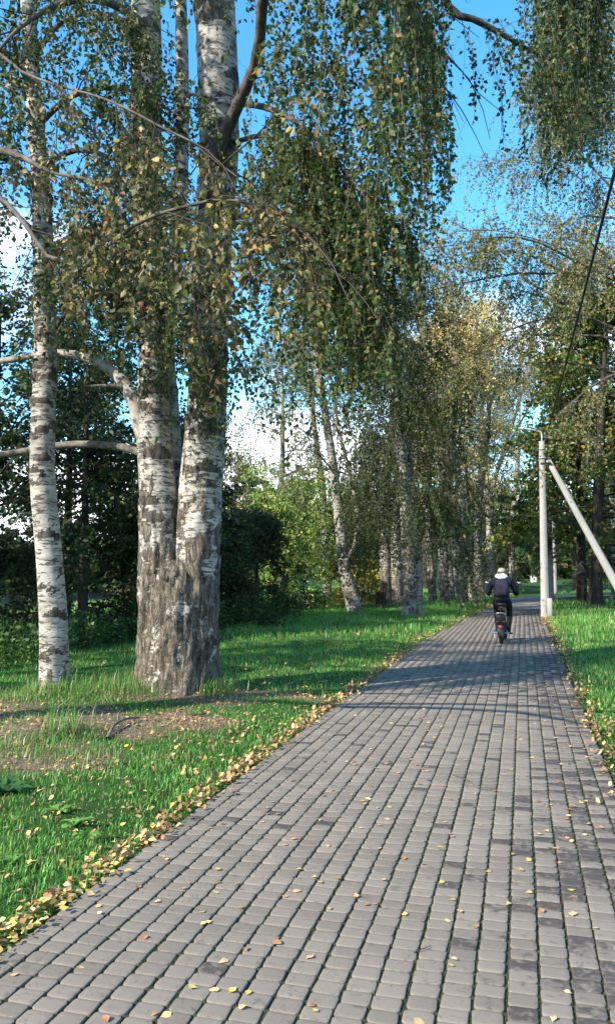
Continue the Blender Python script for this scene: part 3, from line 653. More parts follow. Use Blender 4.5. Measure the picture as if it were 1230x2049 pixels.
for c in pick(NEARP, 16, r, 0.15):
    one = MB(); add_leaves(one, dict(pos=np.zeros((1, 3)), axis=np.array([[0, 1., 0]]), nrm=np.array([[0, 0, 1.]]), len=np.ones(1), col=c[None]), wid=0.66 + 0.12 * r.random(), detail=2)
    lv.append(one.mesh('leaf', M_LEAF))
for i in near_i:
    a, n_ = d['axis'][i], d['nrm'][i]; s = np.cross(a, n_); l = d['len'][i]; p = d['pos'][i] - bC
    o = link('leaf', random.choice(lv), nearb)
    o.matrix_local = Matrix(((s[0] * l, a[0] * l, n_[0] * l, p[0]), (s[1] * l, a[1] * l, n_[1] * l, p[1]), (s[2] * l, a[2] * l, n_[2] * l, p[2]), (0, 0, 0, 1)))

# ---- birches farther along the path
def far_birch(base, H, r0, label, seed, stem=None, palette=OLIVE, z0=0.22, spread=2.6, n_limb=20, size=0.095, per_m=12, n_sub=5, n_tw=6, tw=(0.5, 2.0), lean=(0, 0), forks=0, bark=None, band=None, group='birches along the path', elev=(30, 62), keep=None, rough=0.6, stems=None, limbmat=None, sub_len=None, n_seg=60, name='birch_tree', extra=None):
    r = np.random.default_rng(seed); base = np.array([base[0], base[1], float(hgt(base[0], base[1])) - 0.04])
    tr = thing(name, base, label, 'tree', group); trunk = MB(); wood = MB(); crown = MB(); ends = []
    lines = stems or [(stem or [(0, 0, 0, 1), (lean[0] * .2 + r.normal() * .12, lean[1] * .2 + r.normal() * .12, .3, .8), (lean[0] * .55 + r.normal() * .2, lean[1] * .55 + r.normal() * .2, .62, .5), (lean[0], lean[1], 1, .06)])]
    for si, ln in enumerate(lines):
        c = np.array([[base[0] + q[0], base[1] + q[1], base[2] + q[2] * H, r0 * q[3]] for q in ln]); s = spline(c, n_seg); P, rr = s[:, :3], np.maximum(s[:, 3], 0.012)
        stem_mesh(trunk, P, rr, 14, seed + si, lambda z: rough * (1 - smooth(0.4, 2.2, z)), rnd_scars(0.4, H * 0.6, 22, r, (.1, .2), (.05, .22)), 0.6, 0.4 if si == 0 else 0.1); ends.append(P)
    for P in ends:
        lm, L = auto_limbs(P, r, n_limb // len(ends) + 2, base[2] + z0 * H, base[2] + H * 0.97, spread, elev)
        if extra:
            l2, L2 = auto_limbs(P, r, *extra[:4], elev=extra[5], az=extra[4], droop=.05, wig=.11, nseg=12); add_limb_tubes(wood, l2, 0.0055 * L2, 0.005, 5, (0, 0, 0))
            foliage(crown, l2, r, n_sub=26, sub_len=1.2, n_tw=7, tw_len=(.4, 1.9), per_m=14, size=size, palette=palette, wood=wood, r_sub=0.008, r_tw=0.0016, seg=3, sm=3, t0=.3)
        add_limb_tubes(wood, lm, 0.012 * L, 0.006, 5, (0, 0, 0))
        foliage(crown, lm, r, n_sub=n_sub, sub_len=sub_len or spread * 0.36, n_tw=n_tw, tw_len=tw, per_m=per_m, size=size, palette=palette, wood=wood, r_sub=0.012, r_tw=0.0018, keep=keep, seg=3, sm=3)
    trunk.build('trunk', bark or M_BIRCH_FAR, tr, smooth=True)
    tag(wood.build('branches', limbmat or M_LIMB, tr), kind='stuff'); tag(crown.build('crown', M_LEAF, tr), kind='stuff')
    if band:
        P = ends[0]; k = (P[:, 2] > base[2] + band[0] - 0.2) & (P[:, 2] < base[2] + band[1] + 0.2)
        zz = np.linspace(band[0], band[1], 8) + base[2]; Pb = np.stack([np.interp(zz, P[:, 2], P[:, i]) for i in range(2)] + [zz], 1)
        V, Q = tubes(Pb[None], np.full((1, 8), r0 * 0.86 + 0.012), 14); b_ = MB(); b_.add(V, Q=Q, col=(0, 0, 0)); b_.build('dark_band', M_BAND, tr, smooth=True)
    return tr
g = ground_px
# (a) the leaning one with a swan-neck side stem
far_birch(g(712, 1223), 15, .26, 'birch with a bent foot leaning left, dark side stem rising beside it', 40,
          stems=[[(0, 0, 0, 1.1), (-.42, .1, .1, .9), (-.62, .2, .2, .78), (-.95, .3, .38, .62), (-1.5, .3, .62, .42), (-1.9, .3, .85, .2), (-2.0, .2, 1, .06)],
                 [(-.42, .05, .125, .4), (-.02, .0, .165, .36), (.04, .05, .25, .32), (-.2, .1, .33, .28), (-.6, .0, .45, .2), (-.9, -.2, .6, .1)]],
          palette=OLIVE, z0=.24, spread=2.7, n_limb=20, per_m=9, n_sub=4, n_tw=6, rough=.25, size=.085)
# (b) dark leaning trunk and its companion
far_birch(g(772, 1213), 12.5, .24, 'birch with a dark rough trunk leaning right behind the broken stump', 41, lean=(.5, 0), palette=DARKB, spread=2.1, rough=1.0, bark=M_BIRCH_FAR, per_m=17, z0=.17)
far_birch(g(794, 1213), 13, .26, 'straight birch between the dark leaning trunk and the paired white trunks', 42, palette=DARKB, spread=2.1, rough=.8, per_m=17, z0=.17)
# (c) the pair that carries the long dark curtain of twigs
far_birch(g(820, 1233), 12.4, .25, 'pair of white birch trunks at the lawn edge under a dark curtain of twigs', 43,
          stems=[[(0, 0, 0, 1), (-.05, 0, .2, .86), (-.25, 0, .45, .66), (-.5, .1, .7, .4), (-.55, .1, 1, .05)], [(.2, .35, 0, .8), (.2, .35, .12, .62), (.05, .4, .3, .5), (-.1, .5, .6, .35), (-.2, .6, .92, .05)]],
          palette=DARKB, z0=.17, spread=2.1, n_limb=34, tw=(.7, 3.0), per_m=19, n_sub=5, n_tw=7, rough=.35, size=.09, sub_len=1.0)
rows = [((866, 1204), 13, .19, 'slim birch right of the paired white trunks, first of the far row', OLIVE, None, (-.3, 0)),
        ((889, 1205), 13.2, .2, 'birch leaning slightly right, second of the far row from the left', TAN, None, (.7, 0)),
        ((903, 1203), 13.8, .18, 'thin grey birch, third of the far row from the left', TAN, None, (-.4, .2)),
        ((924, 1207), 14, .23, 'white birch with a dark band round its trunk, two to the left of the rider', TAN, (1.0, 2.1), (-.2, 0)),
        ((942, 1205), 13, .10, 'very thin white birch stem between the two banded birches', TAN, None, (.2, 0)),
        ((960, 1199), 15, .24, 'birch with a dark band round its trunk just left of the rider', TAN, (1.2, 2.0), (.6, 0)),
        ((880, 1190), 16, .2, 'pale birch standing behind the far row near its left end', TAN, None, (.4, .3)),
        ((912, 1188), 16.5, .18, 'pale birch standing behind the far row near its middle', TAN, None, (-.5, 0)),
        ((948, 1186), 17, .2, 'tall pale birch standing behind the banded birches', TAN, None, (.9, 0)),
        ((982, 1183), 18.5, .25, 'tall birch behind the rider, its pale limbs spreading to the right', TAN, None, (2.6, 0)),
        ((1022, 1177), 17, .26, 'white birch trunk showing right of the rider at the path bend', OLIVE, None, (1.0, 0))]
for k, (p, H, r0, lab, pal, band, lean) in enumerate(rows):
    b0 = g(*p); tan = pal is TAN
    st = [[(0, 0, 0, 1), (-.1, 0, .3, .8), (-.4, 0, .65, .45), (-.6, 0, 1, .05)], [(0, 0, .34, .62), (.9, 0, .5, .5), (2.0, 0, .68, .36), (3.0, 0, .9, .08)], [(.55, 0, .44, .4), (1.5, -.1, .55, .3), (2.6, -.2, .66, .2), (3.4, -.3, .76, .06)]] if k == 9 else None
    far_birch(b0, H, r0, lab, 60 + k, palette=pal, lean=lean, band=band, spread=3.0 if tan else 2.3, z0=.3 if tan else .24, n_limb=24 if tan else 18, size=.115 if b0[1] > 38 else .10, per_m=9, n_sub=5, n_tw=6, elev=(42, 72) if tan else (30, 60), limbmat=M_PALE if tan else None, rough=.5, stems=st)
far_birch(g(655, 1196), 17, .22, 'airy birch in the background left of the leaning birch', 47, palette=OLIVE, z0=.2, spread=3.2, n_limb=26, per_m=9, n_sub=5, n_tw=7, size=.11, lean=(-.6, 0))
far_birch(g(560, 1200), 14, .2, 'airy birch farthest left, rising behind the dense dark shrub', 48, palette=OLIVE, z0=.22, spread=3.0, n_limb=22, per_m=9, n_sub=5, n_tw=6, size=.11)
# (d) birch outside the right edge whose crown fills the upper right
far_birch((4.9, 26.5, 0), 20, .3, 'pale hanging birch crown above the lamp post at the upper right', 90, stem=[(0, 0, 0, 1), (-.3, 0, .25, .85), (-1.0, 0, .45, .7), (-1.5, 0, .7, .42), (-1.3, 0, 1, .06)],
          palette=OLIVE, z0=.33, spread=5.2, n_limb=30, tw=(.6, 2.6), per_m=15, n_sub=8, n_tw=8, size=.09, group='birches right of the path', sub_len=1.5, limbmat=M_LIMB, extra=(11, 8.5, 17.0, 9.0, (2.75, 3.7), (22, 52)))
far_birch((4.6, 42, 0), 20, .3, 'tall birch crown rising behind the lamp post against the sky', 91, palette=TAN, z0=.35, spread=4.0, n_limb=26, tw=(.8, 2.6), per_m=13, n_sub=6, n_tw=7, size=.115, group='birches right of the path', limbmat=M_PALE)

# ---- broadleaved trees and shrubs
def broadleaf(name, base, H, r0, label, seed, palette=WOOD, spread=2.4, n_limb=20, z0=.12, size=.09, per_m=26, n_sub=6, n_tw=6, tw=(.2, .6), cat='tree', group=None, lean=(0, 0), elev=(5, 65), stems=1, bark=None, trunk_z=1.0, low=False):
    r = np.random.default_rng(seed); base = np.array([base[0], base[1], float(hgt(base[0], base[1])) - 0.05]); tr = thing(name, base, label, cat, group)
    trunk, crown = MB(), MB()
    for s_ in range(stems):
        a = r.random() * 6.28; off = np.array([math.cos(a), math.sin(a)]) * (0.25 * (stems > 1)); ln = np.array(lean) + (r.normal(size=2) * 0.5 * spread * 0.5 if stems > 1 else 0)
        c = np.array([[base[0] + off[0], base[1] + off[1], base[2], r0], [base[0] + off[0] + ln[0] * .3, base[1] + off[1] + ln[1] * .3, base[2] + H * .35, r0 * .72], [base[0] + off[0] + ln[0] * .7, base[1] + off[1] + ln[1] * .7, base[2] + H * .7, r0 * .4], [base[0] + off[0] + ln[0], base[1] + off[1] + ln[1], base[2] + H * .97, .012]])
        sp_ = spline(c, 26); stem_mesh(trunk, sp_[:, :3], np.maximum(sp_[:, 3], .012), 10, seed + s_, lambda z: np.ones_like(z), (), .5, .4)
        lm, L = auto_limbs(sp_[:, :3], r, max(4, n_limb // stems), base[2] + z0 * H, base[2] + H * .95, spread, elev, 7, .02, wig=.12)
        add_limb_tubes(trunk, lm, .014 * L, .005, 5, (1, 0, 0))
        foliage(crown, lm, r, n_sub=n_sub, sub_len=spread * .34, n_tw=n_tw, tw_len=tw, per_m=per_m, size=size, palette=palette, droop=.12, wood=trunk, r_sub=.012, r_tw=.003, hang=.25, t0=.2, seg=2, sm=3)
    trunk.build('trunk', bark or M_BARK, tr, smooth=True); tag(crown.build('crown', M_LEAF, tr), kind='stuff'); return tr
shr = 'dark shrubs at the left wood edge'
for k, (x, y, H, sp_, lab) in enumerate([
    (-10.2, 13.2, 7.2, 2.3, 'dark leafy tree left of the slim birch at the frame edge'),
    (-8.9, 14.4, 6.6, 2.0, 'dark leafy tree showing between the slim birch and the thick birch'),
    (-10.6, 16.4, 7.6, 2.6, 'tall dark tree behind the slim birch in the second rank of the wood'),
    (-8.6, 18.2, 5.6, 1.7, 'dense dark shrub just right of the thick birch trunk'),
    (-9.2, 21.0, 6.0, 2.0, 'dark rounded tree right of the thick birch, behind the dense shrub'),
    (-11.9, 18.5, 6.5, 2.3, 'dark tree deepest in the left wood behind the thick birch'),
    (-11.6, 13.9, 4.2, 1.9, 'low dark bush at the left frame edge under the trees'),
    (-8.1, 15.6, 3.0, 1.2, 'low dark bush framed between the two nearest birches'),
    (-7.9, 19.6, 2.6, 1.3, 'low dark bush at the foot of the dense shrub'),
    (-8.2, 23.4, 3.2, 1.5, 'low dark bush right of the dense shrub near the lawn')]):
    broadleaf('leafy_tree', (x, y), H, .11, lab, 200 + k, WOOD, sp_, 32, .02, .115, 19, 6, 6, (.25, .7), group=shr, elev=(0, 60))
for k, (x, y, H, sp_, pal, lab) in enumerate([
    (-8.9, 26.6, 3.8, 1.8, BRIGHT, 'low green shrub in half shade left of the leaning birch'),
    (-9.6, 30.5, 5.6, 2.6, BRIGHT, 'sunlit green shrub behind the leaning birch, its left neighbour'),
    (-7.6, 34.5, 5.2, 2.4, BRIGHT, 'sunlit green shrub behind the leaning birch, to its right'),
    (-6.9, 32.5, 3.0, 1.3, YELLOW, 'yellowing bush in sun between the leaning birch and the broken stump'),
    (-13, 33, 6.5, 2.6, OLIVE, 'taller olive green tree behind the sunlit shrubs'),
    (-8.2, 41, 5.0, 2.4, BRIGHT, 'green shrub seen far off between the birch trunks'),
    (-4.6, 52, 4.5, 2.4, DARKB, 'dark shrub far behind the banded birches'),
    (-1.0, 57, 4.0, 2.2, DARKB, 'dark shrub past the bend, left of the rider'),
    (7.4, 58, 4.5, 2.6, DARKB, 'dark shrub behind the curved maple trunk'),
    (-12.5, 26, 5.5, 2.6, OLIVE, 'olive shrub behind the low green shrub at the wood edge')]):
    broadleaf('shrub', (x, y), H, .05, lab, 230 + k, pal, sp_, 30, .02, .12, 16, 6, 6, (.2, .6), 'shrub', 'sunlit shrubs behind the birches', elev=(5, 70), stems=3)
# trees outside the left edge that keep the wood in shade
for k, (x, y, H, sp_, lab) in enumerate([(-11.7, 4.4, 10, 2.7, 'slender shade tree standing left of the picture, closest to the slim birch'), (-14.2, 7.0, 7, 3.0, 'shade tree standing left of the picture nearest the viewer'), (-15.2, 11.5, 13, 3.8, 'shade tree standing left of the picture beside the wood')]):
    broadleaf('leafy_tree', (x, y), H, .2, lab, 260 + k, WOOD, sp_, 26, .14, .24, 9, 5, 5, (.3, .9), group='tall trees of the left wood')
# maples and other dark trees right of the path
for k, (p, H, r0, sp_, lab, lean) in enumerate([
    (g(1190, 1213), 13.5, .30, 4.4, 'maple with a curved dark trunk right of the lamp post strut', (.8, 0)),
    (g(1164, 1205), 13, .24, 4.0, 'maple with a straight dark trunk right of the lamp post', (0, 0)),
    ((6.6, 33.0), 12, .25, 4.2, 'leafy maple at the right frame edge behind the strut', (0, 0)),
    (g(1151, 1184), 12, .2, 3.6, 'dark maple trunk farther back, left of the straight maple', (0, 0))]):
    broadleaf('maple_tree', p, H, r0, lab, 300 + k, MAPLE, sp_, 40, .17, .19, 22, 6, 6, (.3, .9), group='maples right of the path', lean=lean, elev=(-5, 60))
for k, (x, y, H, r0, sp_, lab) in enumerate([
    (-2.6, 62, 13, .3, 4.2, 'dark tree closing the view behind the far birches'),
    (2.2, 66, 12, .32, 4.0, 'dark tree beyond the path bend, above the rider'),
    (5.2, 70, 13, .4, 4.6, 'dark tree beyond the path bend, left of the lamp post'),
    (9.2, 62, 13, .35, 4.6, 'dark tree behind the second lamp post'),
    (-7.0, 58, 13, .25, 4.0, 'dark tree far behind the birch row on the left'),
    (13.0, 50, 14, .35, 5.0, 'dark tree far right behind the maples')]):
    broadleaf('lime_tree', (x, y), H, r0, lab, 330 + k, MAPLE if k > 1 else DARKB, sp_, 26, .16, .27, 8, 5, 5, (.4, 1.1), group='dark trees beyond the path bend')
# far wood that closes the horizon
r = np.random.default_rng(400); mb = MB()
n = 30000; ang = np.where(r.random(n) < 0.72, r.uniform(-1.2, 0.6, n), r.uniform(0.6, 2.0, n)); dist = r.uniform(105, 150, n)
hz = np.where(ang < -.42, 6.5, 13) + 4 * noise3(np.stack([ang * 25, ang * 0, ang * 0], 1), 2); P = np.stack([np.sin(ang) * dist, np.cos(ang) * dist, hz * r.random(n) ** 1.5 - np.where(ang < -.42, 1.5, 0)], 1)
add_leaves(mb, dict(pos=P, axis=norm(r.normal(size=(n, 3))), nrm=norm(r.normal(size=(n, 3))), len=np.full(n, 2.4), col=pick(WOOD + [(2, (0.09, 0.09, 0.025))], n, r)))
tag(mb.build('distant_wood', M_LEAF), 'distant wood closing the view beyond the path', 'wood', kind='stuff')

# ------------------------------------------------------------------ grass, litter, weeds
r = np.random.default_rng(500)
def scatter(n, rmin, rmax, a0=-0.86, a1=0.36, rr=r):
    """points on the lawn by distance from the viewer's standing place; angle from the path direction"""
    a = rr.uniform(a0, a1, n); d = np.sqrt(rr.uniform(rmin ** 2, rmax ** 2, n)); return np.sin(a) * d, np.cos(a) * d
GCOL = [(5, (0.066, 0.255, 0.032)), (4, (0.100, 0.310, 0.042)), (2, (0.165, 0.345, 0.056)), (1.1, (0.32, 0.31, 0.11)), (0.5, (0.37, 0.30, 0.16))]
GDRY = [(3, (0.36, 0.30, 0.15)), (2, (0.22, 0.24, 0.08)), (2, (0.10, 0.18, 0.04))]
def blades(mb, x, y, h, w, col, two, lean=1.05, rr=r):
    n = len(x); z = hgt(x, y) - 0.01; a = rr.random(n) * 6.283; s = np.stack([np.cos(a), np.sin(a), 0 * a], 1); f = np.stack([-np.sin(a), np.cos(a), 0 * a], 1)
    b = np.stack([x, y, z], 1); h = h[:, None]; w = w[:, None]; k = (lean * rr.random(n) ** 1.3)[:, None]; up = np.array([0, 0, 1.0])
    if two:
        mid = b + up * h * 0.58 + f * h * k * 0.35; tip = b + up * h * (1 - 0.35 * k) + f * h * k * 1.1
        V = np.stack([b - s * w, b + s * w, mid + s * w * .8, mid - s * w * .8, tip], 1); i = (np.arange(n) * 5)[:, None]
        mb.add(V.reshape(-1, 3), T=i + [3, 2, 4], Q=i + [0, 1, 2, 3], col=np.repeat(col, 5, 0) * np.tile([[.7], [.7], [1.], [1.], [1.15]], (n, 1)))  # blade colour painted darker at the foot and lighter at the tip, as if lit
    else:
        tip = b + up * h * (1 - 0.3 * k) + f * h * k; V = np.stack([b - s * w, b + s * w, tip], 1); i = (np.arange(n) * 3)[:, None]
        mb.add(V.reshape(-1, 3), T=i + [0, 1, 2], col=np.repeat(col, 3, 0))
def on_lawn(x, y, gap=0.0):
    e = 0.05 * noise3(np.stack([x * 3, y * 3, 0 * x], 1), 6); ok = (x < edgeL(y) - gap + e) | (x > edgeR(y) + gap + 0.05 + e)
    bend = (y > 40) & (y < 49) & (x > 0.5); return ok & ~bend & (hgt(x, y) > -0.9)
mb = MB()
for n, r0_, r1_, hh, ww, two in ((42000, 2.2, 5, (.025, .065), .0024, True), (90000, 5, 9.5, (.03, .075), .003, True), (84000, 9.5, 17, (.045, .10), .005, False), (80000, 17, 30, (.08, .17), .009, False), (40000, 30, 55, (.1, .2), .018, False)):
    x, y = scatter(n, r0_, r1_); s = soil(x, y); k = on_lawn(x, y, 0.03) & (r.random(n) > s * 1.0 - .03); x, y, s = x[k], y[k], s[k]
    cl_n = noise3(np.stack([x * 1.1, y * 1.1, 0 * x], 1), 9); cl2 = noise3(np.stack([x * 5, y * 5, 0 * x], 1), 19)
    mound = np.exp(-((x + 4.9) / 1.3) ** 2 - ((y - 6.9) / 1.2) ** 2); s = np.maximum(s, .55 * mound); h = (1 - .35 * mound) * (hh[0] + (hh[1] - hh[0]) * r.random(len(x))) * (1 + .35 * cl_n + .3 * cl2).clip(.4, 1.3)
    c = pick(GCOL, len(x), r, .2); c = np.where((r.random(len(x)) < s + 0.05)[:, None], pick(GDRY, len(x), r), c) * (1 + .18 * cl_n[:, None])
    blades(mb, x, y, h, ww * (.7 + .6 * r.random(len(x))), c, two)
x = np.concatenate([r.uniform(.66, 6, 26000), r.uniform(-6, -2.15, 9000)]); y = np.concatenate([r.uniform(-2, 11, 26000), r.uniform(-2, 3.2, 9000)])      # the verges beside and behind the viewer
blades(mb, x, y, r.uniform(.04, .1, len(x)), np.full(len(x), .006), pick(GCOL, len(x), r, .2), False)
# long tufts round the trunk feet and on the little mound
for (cx, cy, sx2, sy2, n, h0, h1) in ((bA[0] + .1, bA[1] - .15, .3, .22, 700, .08, .22), (bA[0] + .75, bA[1] + .1, .3, .2, 600, .1, .3), (bB[0] - .55, bB[1] - .1, .25, .2, 900, .12, .3), (bB[0] + .5, bB[1] - .05, .15, .2, 500, .12, .28), (-4.6, 6.7, .35, .2, 250, .04, .12), (-5.0, 6.6, .5, .3, 400, .04, .11), (-4.05, 6.35, .10, .10, 110, .12, .34), (-3.95, 5.75, .5, .2, 900, .06, .16)):
    x = cx + r.normal(size=n) * sx2; y = cy + r.normal(size=n) * sy2; blades(mb, x, y, r.uniform(h0, h1, n), np.full(n, .003), pick(GCOL + [(4, (0.34, 0.30, 0.14))], n, r), True, 1.2)
n = 9000; x = r.uniform(-5.7, -2.5, n); y = r.uniform(4.6, 9.6, n); k = soil(x, y) > .25; x, y = x[k], y[k]; blades(mb, x, y, r.uniform(.02, .08, len(x)), np.full(len(x), .0018), pick([(3, (.42, .34, .2)), (2, (.3, .24, .13)), (1, (.13, .2, .05))], len(x), r), True, 2.2)
tag(mb.build('grass', M_GRASS), 'short green lawn grass on both sides of the path', 'grass', kind='stuff')
# moss and tiny grass in the joints
mb = MB(); n = 52000
ci = r.integers(1, NCOL, n); x = -2.115 + PW * ci + r.normal(size=n) * .0022; y = 2.0 + 9.5 * r.random(n) ** 1.5; k = (noise3(np.stack([x * 4, y * 4, 0 * x], 1), 3) + .35 * noise3(np.stack([x * 19, y * 19, 0 * x], 1), 5) + r.normal(size=n) * .25 > -.05); x, y = x[k], y[k]
a = r.random(len(x)) * 6.283; b_ = np.stack([x, y, np.full(len(x), -.013)], 1); s = np.stack([np.cos(a), np.sin(a), 0 * a], 1) * .0022; tip = b_ + np.stack([r.normal(size=len(x)) * .003, r.normal(size=len(x)) * .003, r.uniform(.006, .017, len(x))], 1)
V = np.stack([b_ - s, b_ + s, tip], 1); i = (np.arange(len(x)) * 3)[:, None]; mb.add(V.reshape(-1, 3), T=i + [0, 1, 2], col=np.repeat(pick([(4, (.035, .055, .014)), (2, (.06, .09, .02)), (1, (.09, .085, .035))], len(x), r), 3, 0))
tag(mb.build('joint_moss', M_GRASS), 'tiny moss and grass growing in the joints between the pavers', 'moss', kind='stuff')

FALL = [(2, (0.50, 0.36, 0.09)), (3, (0.54, 0.39, 0.17)), (5, (0.46, 0.28, 0.13)), (5, (0.36, 0.20, 0.10)), (3, (0.23, 0.12, 0.06)), (1, (0.14, 0.075, 0.045))]
def fallen_geo(rr, size=1.0):
    """one curled birch leaf with its stalk, unit length along +y, lying flat"""
    u = np.linspace(0, 1, 6); wd = np.array([.04, .34, .40, .30, .14, .0]); cu = rr.uniform(-.25, .35); tw = rr.uniform(-.5, .5); fo = rr.uniform(-.05, .32)
    V = []
    for i, (a, w) in enumerate(zip(u, wd)):
        zc = cu * (a - .5) ** 2 * 1.6
        for s in (-1, 0, 1): V.append((s * w * (1 - abs(fo) * .4), a, zc + abs(s) * w * fo + s * w * tw * (a - .4) + .02 * rr.normal()))
    V = np.array(V); V[:, 2] -= V[:, 2].min(); T, Q = [], []
    for i in range(5):
        for s in (0, 1): Q.append((i * 3 + s, i * 3 + s + 1, i * 3 + s + 4, i * 3 + s + 3))
    b0 = len(V); px = rr.uniform(-.25, .25); V = np.vstack([V, [(-.018, 0, V[1, 2]), (.018, 0, V[1, 2]), (px, -.42, V[1, 2] * .5 + .03 + .15 * rr.random())]]); T.append((b0, b0 + 1, b0 + 2))
    return V, np.array(T), np.array(Q)
geos = [fallen_geo(np.random.default_rng(600 + k)) for k in range(14)]
def place_leaf(V, p, l, az, tilt):
    c, s = math.cos(az), math.sin(az); X = V * l; X = np.c_[X[:, 0], X[:, 1], X[:, 2] + X[:, 0] * tilt[0] + X[:, 1] * tilt[1]]
    X[:, 2] -= min(0, X[:, 2].min()); return np.c_[X[:, 0] * c - X[:, 1] * s + p[0], X[:, 0] * s + X[:, 1] * c + p[1], X[:, 2] + p[2]]
pts = []
def drop(n, xs, ys, zf, size=(.026, .046), tilt=.12):
    for x, y in zip(xs, ys): pts.append((x, y, zf(x, y), r.uniform(*size), tilt))
flat = lambda x, y: 0.003
# on the pavers: thin all over, thicker to the right
n = 330; y = 2.4 + 10 * r.random(n) ** 1.25; x = r.uniform(-2.0, .58, n); drop(n, x, y, flat)
n = 330; y = r.uniform(8, 30, n); x = np.array([r.uniform(edgeL(v), .6) for v in y]); drop(n, x, y, flat)
n = 60; y = 4 + 9 * r.random(n); x = .58 - np.abs(r.normal(size=n)) * .25; drop(n, x, y, flat)
# drifts along both edges
gz = lambda x, y: float(hgt(x, y)) + r.uniform(.0, .03)
n = 1600; y = 2.3 + 12 * r.random(n) ** 1.3; x = edgeL(y) - .06 + r.normal(size=n) * .055; drop(n, x, y, lambda x, y: max(0.004 if x > -2.12 else 0, 0.0) + r.uniform(0, .03), tilt=.5)
n = 1200; y = r.uniform(12, 34, n); x = edgeL(y) - .12 + r.normal(size=n) * .11; drop(n, x, y, lambda x, y: r.uniform(.005, .04), tilt=.5)
n = 1900; y = 1.0 + 25 * r.random(n) ** 1.2; x = edgeR(y) + .08 + r.normal(size=n) * .09; drop(n, x, y, lambda x, y: r.uniform(.003, .035), tilt=.5)
# in the grass and on the bare soil
n = 900; y = 2.8 + 8 * r.random(n); x = edgeL(y) - np.abs(r.normal(size=n)) * .8; drop(n, x, y, lambda x, y: float(hgt(x, y)) + r.uniform(.008, .03), size=(.026, .044), tilt=.4)
n = 3400; x = r.uniform(-5.6, -2.4, n); y = r.uniform(4.6, 9.6, n); k = soil(x, y) > .4; drop(0, x[k], y[k], lambda x, y: float(hgt(x, y)) + r.uniform(.004, .02), size=(.022, .042), tilt=.35)
n = 300; y = r.uniform(8, 28, n); x = edgeR(y) + np.abs(r.normal(size=n)) * .9; drop(n, x, y, lambda x, y: float(hgt(x, y)) + r.uniform(.03, .08), tilt=.5)
n = 260; y = r.uniform(9, 25, n); x = edgeL(y) - np.abs(r.normal(size=n)) * 1.4; drop(n, x, y, lambda x, y: float(hgt(x, y)) + r.uniform(.04, .1), tilt=.5)
L = np.array(pts); px, py, pz = project(L[:, :3]); big_ = np.where((px > 5) & (px < 1225) & (py < 2040) & (pz > 0), L[:, 3] / pz, 0)
sel = set(np.argsort(-big_)[:300].tolist()); mb = MB(); lm_ = {}
TONES = [('yellow', (0.58, 0.43, 0.11)), ('pale yellow', (0.64, 0.50, 0.23)), ('tan', (0.50, 0.33, 0.16)), ('brown', (0.34, 0.18, 0.085))]
for k, (x, y, z, l, tl) in enumerate(L):
    az = r.uniform(0, 6.283); ti = (r.normal() * tl, r.normal() * tl); gi = int(r.integers(len(geos)))
    if k in sel:
        ti_ = int(r.choice(4, p=[.26, .18, .32, .24])); tone, c = TONES[ti_]
        if (gi, ti_) not in lm_:
            V, T, Q = geos[gi]; one = MB(); one.add(V, T=T, Q=Q, col=np.array(c) * r.uniform(.85, 1.15)); lm_[(gi, ti_)] = one.mesh('fallen_leaf', M_DRY, smooth=True)
        o = link('fallen_leaf', lm_[(gi, ti_)]); o.scale = (l, l, l); o.rotation_euler = (ti[1] * .8, -ti[0] * .8, az); o.location = (x, y, z + l * .25 * (abs(ti[0]) + abs(ti[1])) * (tl > .2))
        inpath = edgeL(y) < x < .62; zone = 'lying singly on the grey pavers' if inpath and x < .3 else 'on the pavers along the right path edge' if inpath else 'in the drift or grass left of the path' if x < 0 else 'in the drift right of the path'
        tag(o, f'{tone} fallen birch leaf {zone}', 'leaf', f'{tone} leaves {zone}')
    else:
        V, T, Q = geos[gi] if y < 11 else (np.array([(0, 0, .02), (.38, .42, .1), (0, 1, .03), (-.38, .42, .08)]), None, np.array([(0, 1, 2, 3)])); mb.add(place_leaf(V, (x, y, z), l, az, ti), T=T, Q=Q, col=pick(FALL, 1, r)[0])
tag(mb.build('leaf_litter', M_DRY, smooth=True), 'yellow and brown leaf litter along the path edges and in the grass', 'leaves', kind='stuff')

# broad-leaved weeds in the foreground lawn
def weed(p, n, size, label, seed, col=(0.09, 0.21, 0.04)):
    rr = np.random.default_rng(seed); base = np.array([p[0], p[1], float(hgt(p[0], p[1]))]); t_ = thing('weed_plant', base, label, 'plant', 'broad leaved weeds in the lawn')
    for k in range(n):
        a = rr.uniform(0, 6.283); e = rr.uniform(.5, 1.1); l = size * rr.uniform(.7, 1.2); w = l * .17; d = np.array([math.cos(a), math.sin(a)]); s = np.array([-d[1], d[0]]); V = []
        for i in range(6):
            u = i / 5; rad = l * u * math.cos(e * (1 - u * .9)); z = l * (u * math.sin(e) - .75 * u * u * math.sin(e)); ww = w * [.18, .4, .85, 1, .75, .06][i]
            for q in (-1, 0, 1): V.append((base[0] + d[0] * rad + s[0] * ww * q, base[1] + d[1] * rad + s[1] * ww * q, base[2] + .01 + z + abs(q) * ww * .3 + .006 * rr.normal()))
        m_ = MB(); m_.add(V, Q=[(i * 3 + q, i * 3 + q + 1, i * 3 + q + 4, i * 3 + q + 3) for i in range(5) for q in (0, 1)], col=np.array(col) * rr.uniform(.75, 1.25)); m_.build('leaf', M_GRASS, t_, smooth=True)
